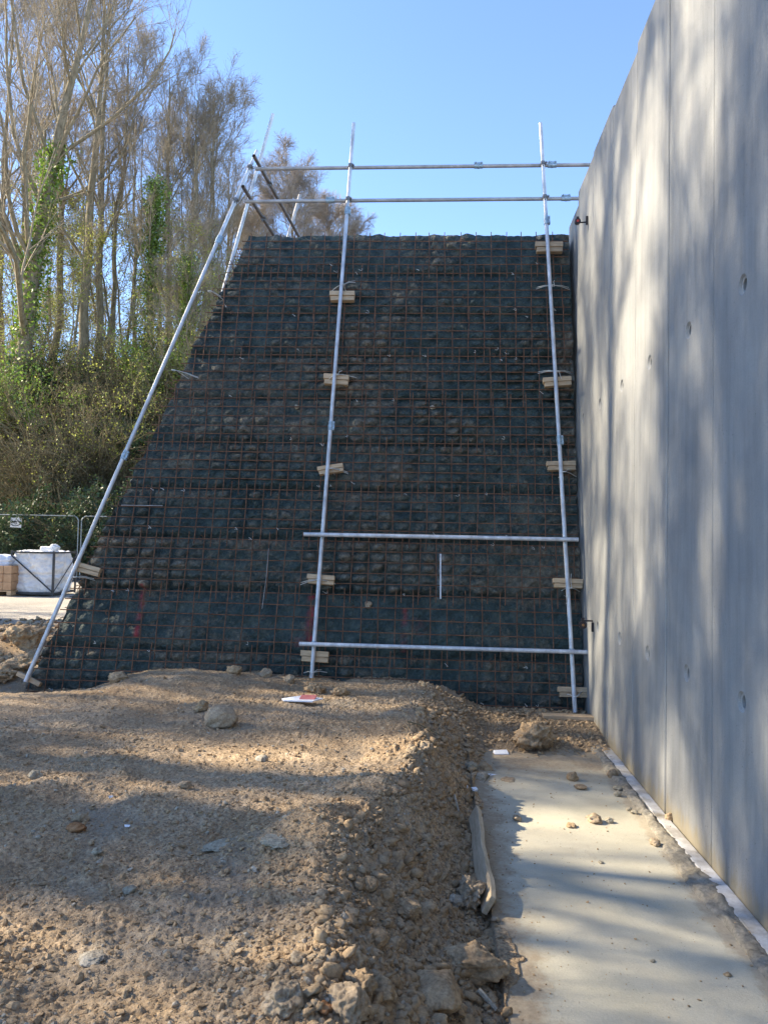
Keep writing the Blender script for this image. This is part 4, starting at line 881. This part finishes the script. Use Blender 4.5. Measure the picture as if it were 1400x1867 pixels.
for (T, px, Y, rot, s, lb) in [
    (T4, -8, 31, 0, 1.05, 'thick ivy-clad tree leaning right at the left edge of the photo'),
    (T1, 118, 33, 40, 1.08, 'tall bare tree with twin looking limbs left of centre in the wood'),
    (T9, 60, 36, 160, 1.10, 'tall bare tree just right of the leaning ivy-clad tree'),
    (T9, 150, 35, 100, 1.10, 'tall bare tree whose crown reaches the right end of the first clump'),
    (T3, 178, 37, 10, 1.12, 'slender bare tree in the dip between the two clumps'),
    (T5, 248, 33, 70, .82, 'tree thick with bright green ivy left of the darker one'),
    (T1, 292, 36, 210, .86, 'pale straight bare trunk in the middle of the second clump'),
    (T2, 322, 34.5, 250, .80, 'ivy-wrapped bare tree behind the corner pole clump'),
    (T3, 350, 36, 300, .86, 'slim bare tree near the right end of the second clump'),
    (T9, 372, 38, 20, .80, 'bare tree at the right shoulder of the second clump'),
    (T3, 225, 40, 120, .98, 'slender bare tree seen behind the ivy tree'),
    (T9, -40, 38, 90, 1.15, 'bare tree cut by the left edge of the photo'),
    (T3, 20, 42, 200, 1.25, 'slender tall tree far behind the leaning ivy-clad tree'),
    (T3, 270, 41, 30, .98, 'slender bare tree deep behind the second clump'),
    (T1, 395, 43, 130, .80, 'low bare tree nearest the earth wall corner'),
    (T5, 325, 31.5, 0, .62, 'bushy dark ivy mass beside the earth wall edge'),
    ]: put(T, tp(px, Y), Y, rot, s, lb, GT)
put(T7, tp(515, 44), 44, 30, 1.0, 'rounded drooping birch standing behind the top of the earth wall', GT, zoff=.5)
put(T7, tp(590, 48), 48, 200, 1.06, 'lower drooping birch right of the rounded one', GT, zoff=-1)
put(T7, tp(455, 46), 46, 110, .98, 'drooping birch behind the top of the corner pole', GT, zoff=-1)
rg = np.random.default_rng(77)
for i in range(38):
    px = rg.uniform(-60, 440); Y = rg.uniform(30, 52); put((T6, T8)[i % 2], tp(px, Y), Y, rg.uniform(0, 360), rg.uniform(.75, 1.15)*(1 if px < 220 else .8), 'thin bare sapling deep among the larger trees of the bank', 'thin bare saplings in the wood', (rg.uniform(-4, 4), rg.uniform(-5, 5)))
# wood outside the frame to the left: it throws the dappled shade
rg = np.random.default_rng(2)
for i in range(38):
    Y = -8+i*.64+rg.uniform(-.6, .6); x = -17-rg.uniform(0, 18)
    T = (T1, T9, T2, T3, T1, T9, T3, T5)[i % 8]
    put(T, x, Y, rg.uniform(0, 360), rg.uniform(.88, 1.2), 'bare tree of the wood standing left of the site beyond the view', 'trees left of the site', zoff=0)

# shrubs and undergrowth
def make_shrub(name, seed, H, nst, leafm, nleaf, spread, lsz=.05, stem='scrub'):
    rg = np.random.default_rng(seed); a = rg.uniform(0, 6.28, nst); e = rg.uniform(.25, 1., nst); d = np.stack([np.cos(a)*(1-e*.6), np.sin(a)*(1-e*.6), e+.35], 1); d /= np.linalg.norm(d, axis=1, keepdims=True)
    p = np.stack([rg.normal(0, .25, nst), rg.normal(0, .25, nst), np.full(nst, -.1)], 1); out = [p]; L = H*rg.uniform(.5, 1.2, (nst, 1))
    for k in range(8): d = d+np.array([0, 0, -.06])+.11*rg.standard_normal(d.shape); d /= np.linalg.norm(d, axis=1, keepdims=True); p = p+d*L/8; out.append(p)
    P = np.stack(out, 1); r = np.linspace(.018, .006, 9)[None]*rg.uniform(.6, 1.3, (nst, 1)); l2, r2 = branch_level(P, r, 6, .2, 1, .7, .4, 5, .0, .16, .7, rg, .3); l3, r3 = branch_level(l2, r2, 4, .1, 1, .7, .6, 4, 0, .18, .8, rg, .2)
    V, Qq = cat_np([tubes_np(P, r, 4), tubes_np(l2, np.clip(r2, .005, None), 3), tubes_np(l3, np.clip(r3, .004, None), 3)]); o = thing(name, None, 'shrub'); link('stems', mesh_np('stems', V, Qq), M[stem], o)
    pts = np.concatenate([l2.reshape(-1, 3), l3.reshape(-1, 3)]); c = pts[rg.integers(0, len(pts), nleaf)]; V, Qq = leaves(c, lsz, rg, spread); link('foliage', mesh_np('foliage', V, Qq, False), M[leafm], o); return o
S1 = make_shrub('budding_shrub', 21, 3.4, 46, 'leaf', 3600, .07, .036); S2 = make_shrub('dark_shrub', 22, 2.6, 40, 'darkleaf', 9000, .12, .055); S3 = make_shrub('twiggy_shrub', 23, 3.2, 70, 'leaf', 900, .07, .03)
S4 = make_shrub('ivy_bush', 24, 3.2, 40, 'ivy', 9000, .14, .05)
GS = 'shrubs on the bank behind the fence'
LB = [(S2, 10, 25.2, 1.0, 'dark leafy shrub at the left behind the fence sign'), (S2, 95, 25.4, 1.05, 'dark leafy shrub behind the wrapped crate'), (S2, 170, 25.3, 1.0, 'dark leafy shrub behind the corner pole at fence height'), (S2, 230, 26, 1.1, 'dark leafy shrub touching the lower left edge of the earth wall'),
      (S3, 55, 27.5, 1.1, 'twiggy brown shrub above the fence sign'), (S3, 40, 29.5, 1.25, 'brown twiggy shrub arching at the left of the bank'), (S3, 110, 28, 1.3, 'brown twiggy shrub above the wrapped crate'), (S3, 150, 28.3, 1.1, 'brown twiggy shrub half way up the bank'),
      (S1, 210, 29, 1.15, 'budding shrub right of the half way one, near the leaning pole'), (S2, 265, 29, 1.0, 'dark leafy shrub on the bank beside the earth wall edge'), (S3, 190, 30.5, 1.0, 'twiggy shrub on the crest in the gap'), (S1, 300, 31, 1.1, 'budding shrub by the upper edge of the earth wall'),
      (S4, -5, 30, 1.2, 'green ivy bush round the foot of the leaning tree'), (S4, 262, 32.3, 1.0, 'bright green ivy bush below the ivy tree'), (S1, 330, 33, 1.0, 'yellow green shrub against the upper edge of the earth wall'), (S3, 80, 32, 1., 'twiggy shrub on the crest at the left'),
      (S3, 250, 33, .8, 'twiggy shrub on the crest behind the ivy bush'), (S2, 60, 32, .9, 'dark shrub near the top of the bank at the left'), (S1, 385, 36, 1.0, 'budding shrub seen over the upper left corner of the earth wall'), (S1, 130, 34.5, .8, 'budding shrub on the crest below the tall bare tree'),
      (S4, 345, 33.5, .9, 'dark green bush touching the pole above the strap'), (S1, 10, 35, 1.1, 'budding shrub behind the leaning tree'), (S3, 150, 25.6, .8, 'low twiggy shrub peering over the fence joint')]
for i, (T, px, Y, s, lb) in enumerate(LB): put(T, tp(px, Y), Y, i*67, s, lb, GS)
# dense undergrowth of the bank: nobody could count it
rg = np.random.default_rng(99); n = 7500; Y = rg.uniform(24.9, 37, n); X = tp(rg.uniform(-90, 470, n), Y); Z = G(X, Y, False); a = rg.uniform(0, 6.28, n); d = np.stack([np.cos(a)*.6, np.sin(a)*.6, rg.uniform(.3, 1.4, n)], 1); d /= np.linalg.norm(d, axis=1, keepdims=True)
p = np.stack([X, Y, Z-.05], 1); out = [p]; L = rg.uniform(.5, 2.4, (n, 1))
for k in range(7): d = d+np.array([0, 0, -.10])+.13*rg.standard_normal(d.shape); d /= np.linalg.norm(d, axis=1, keepdims=True); p = p+d*L/7; out.append(p)
P = np.stack(out, 1); r = np.linspace(.012, .005, 8)[None]*np.ones((n, 1)); l2, r2 = branch_level(P, r, 4, .2, 1, .7, .45, 4, 0, .2, .8, rg, .2)
V, Qq = cat_np([tubes_np(P, r, 3), tubes_np(l2, np.clip(r2, .004, None), 3)]); tag(link('undergrowth_stems', mesh_np('undergrowth_stems', V, Qq), M['scrub']), 'tangle of brown bramble stems covering the bank', 'undergrowth', kind='stuff')
pts = l2.reshape(-1, 3); hh = vn(pts[:, 0]*.5, pts[:, 1]*.5, 3); low = pts[(hh > .38)]; c = low[rg.integers(0, len(low), 34000)]; V, Qq = leaves(c, .045, rg, .12)
tag(link('undergrowth_leaves', mesh_np('undergrowth_leaves', V, Qq, False), M['darkleaf']), 'dark green bramble and ivy leaves over the bank', 'undergrowth', kind='stuff')
hi = pts[pts[:, 1] > 29.5]; c = hi[rg.integers(0, len(hi), 9000)]; V, Qq = leaves(c, .03, rg, .10); tag(link('spring_leaves', mesh_np('spring_leaves', V, Qq, False), M['leaf']), 'first yellow green leaves in the scrub of the bank', 'leaves', kind='stuff')
# hide nothing, remove unused mesh builder leftovers
print('objects', len(bpy.data.objects))
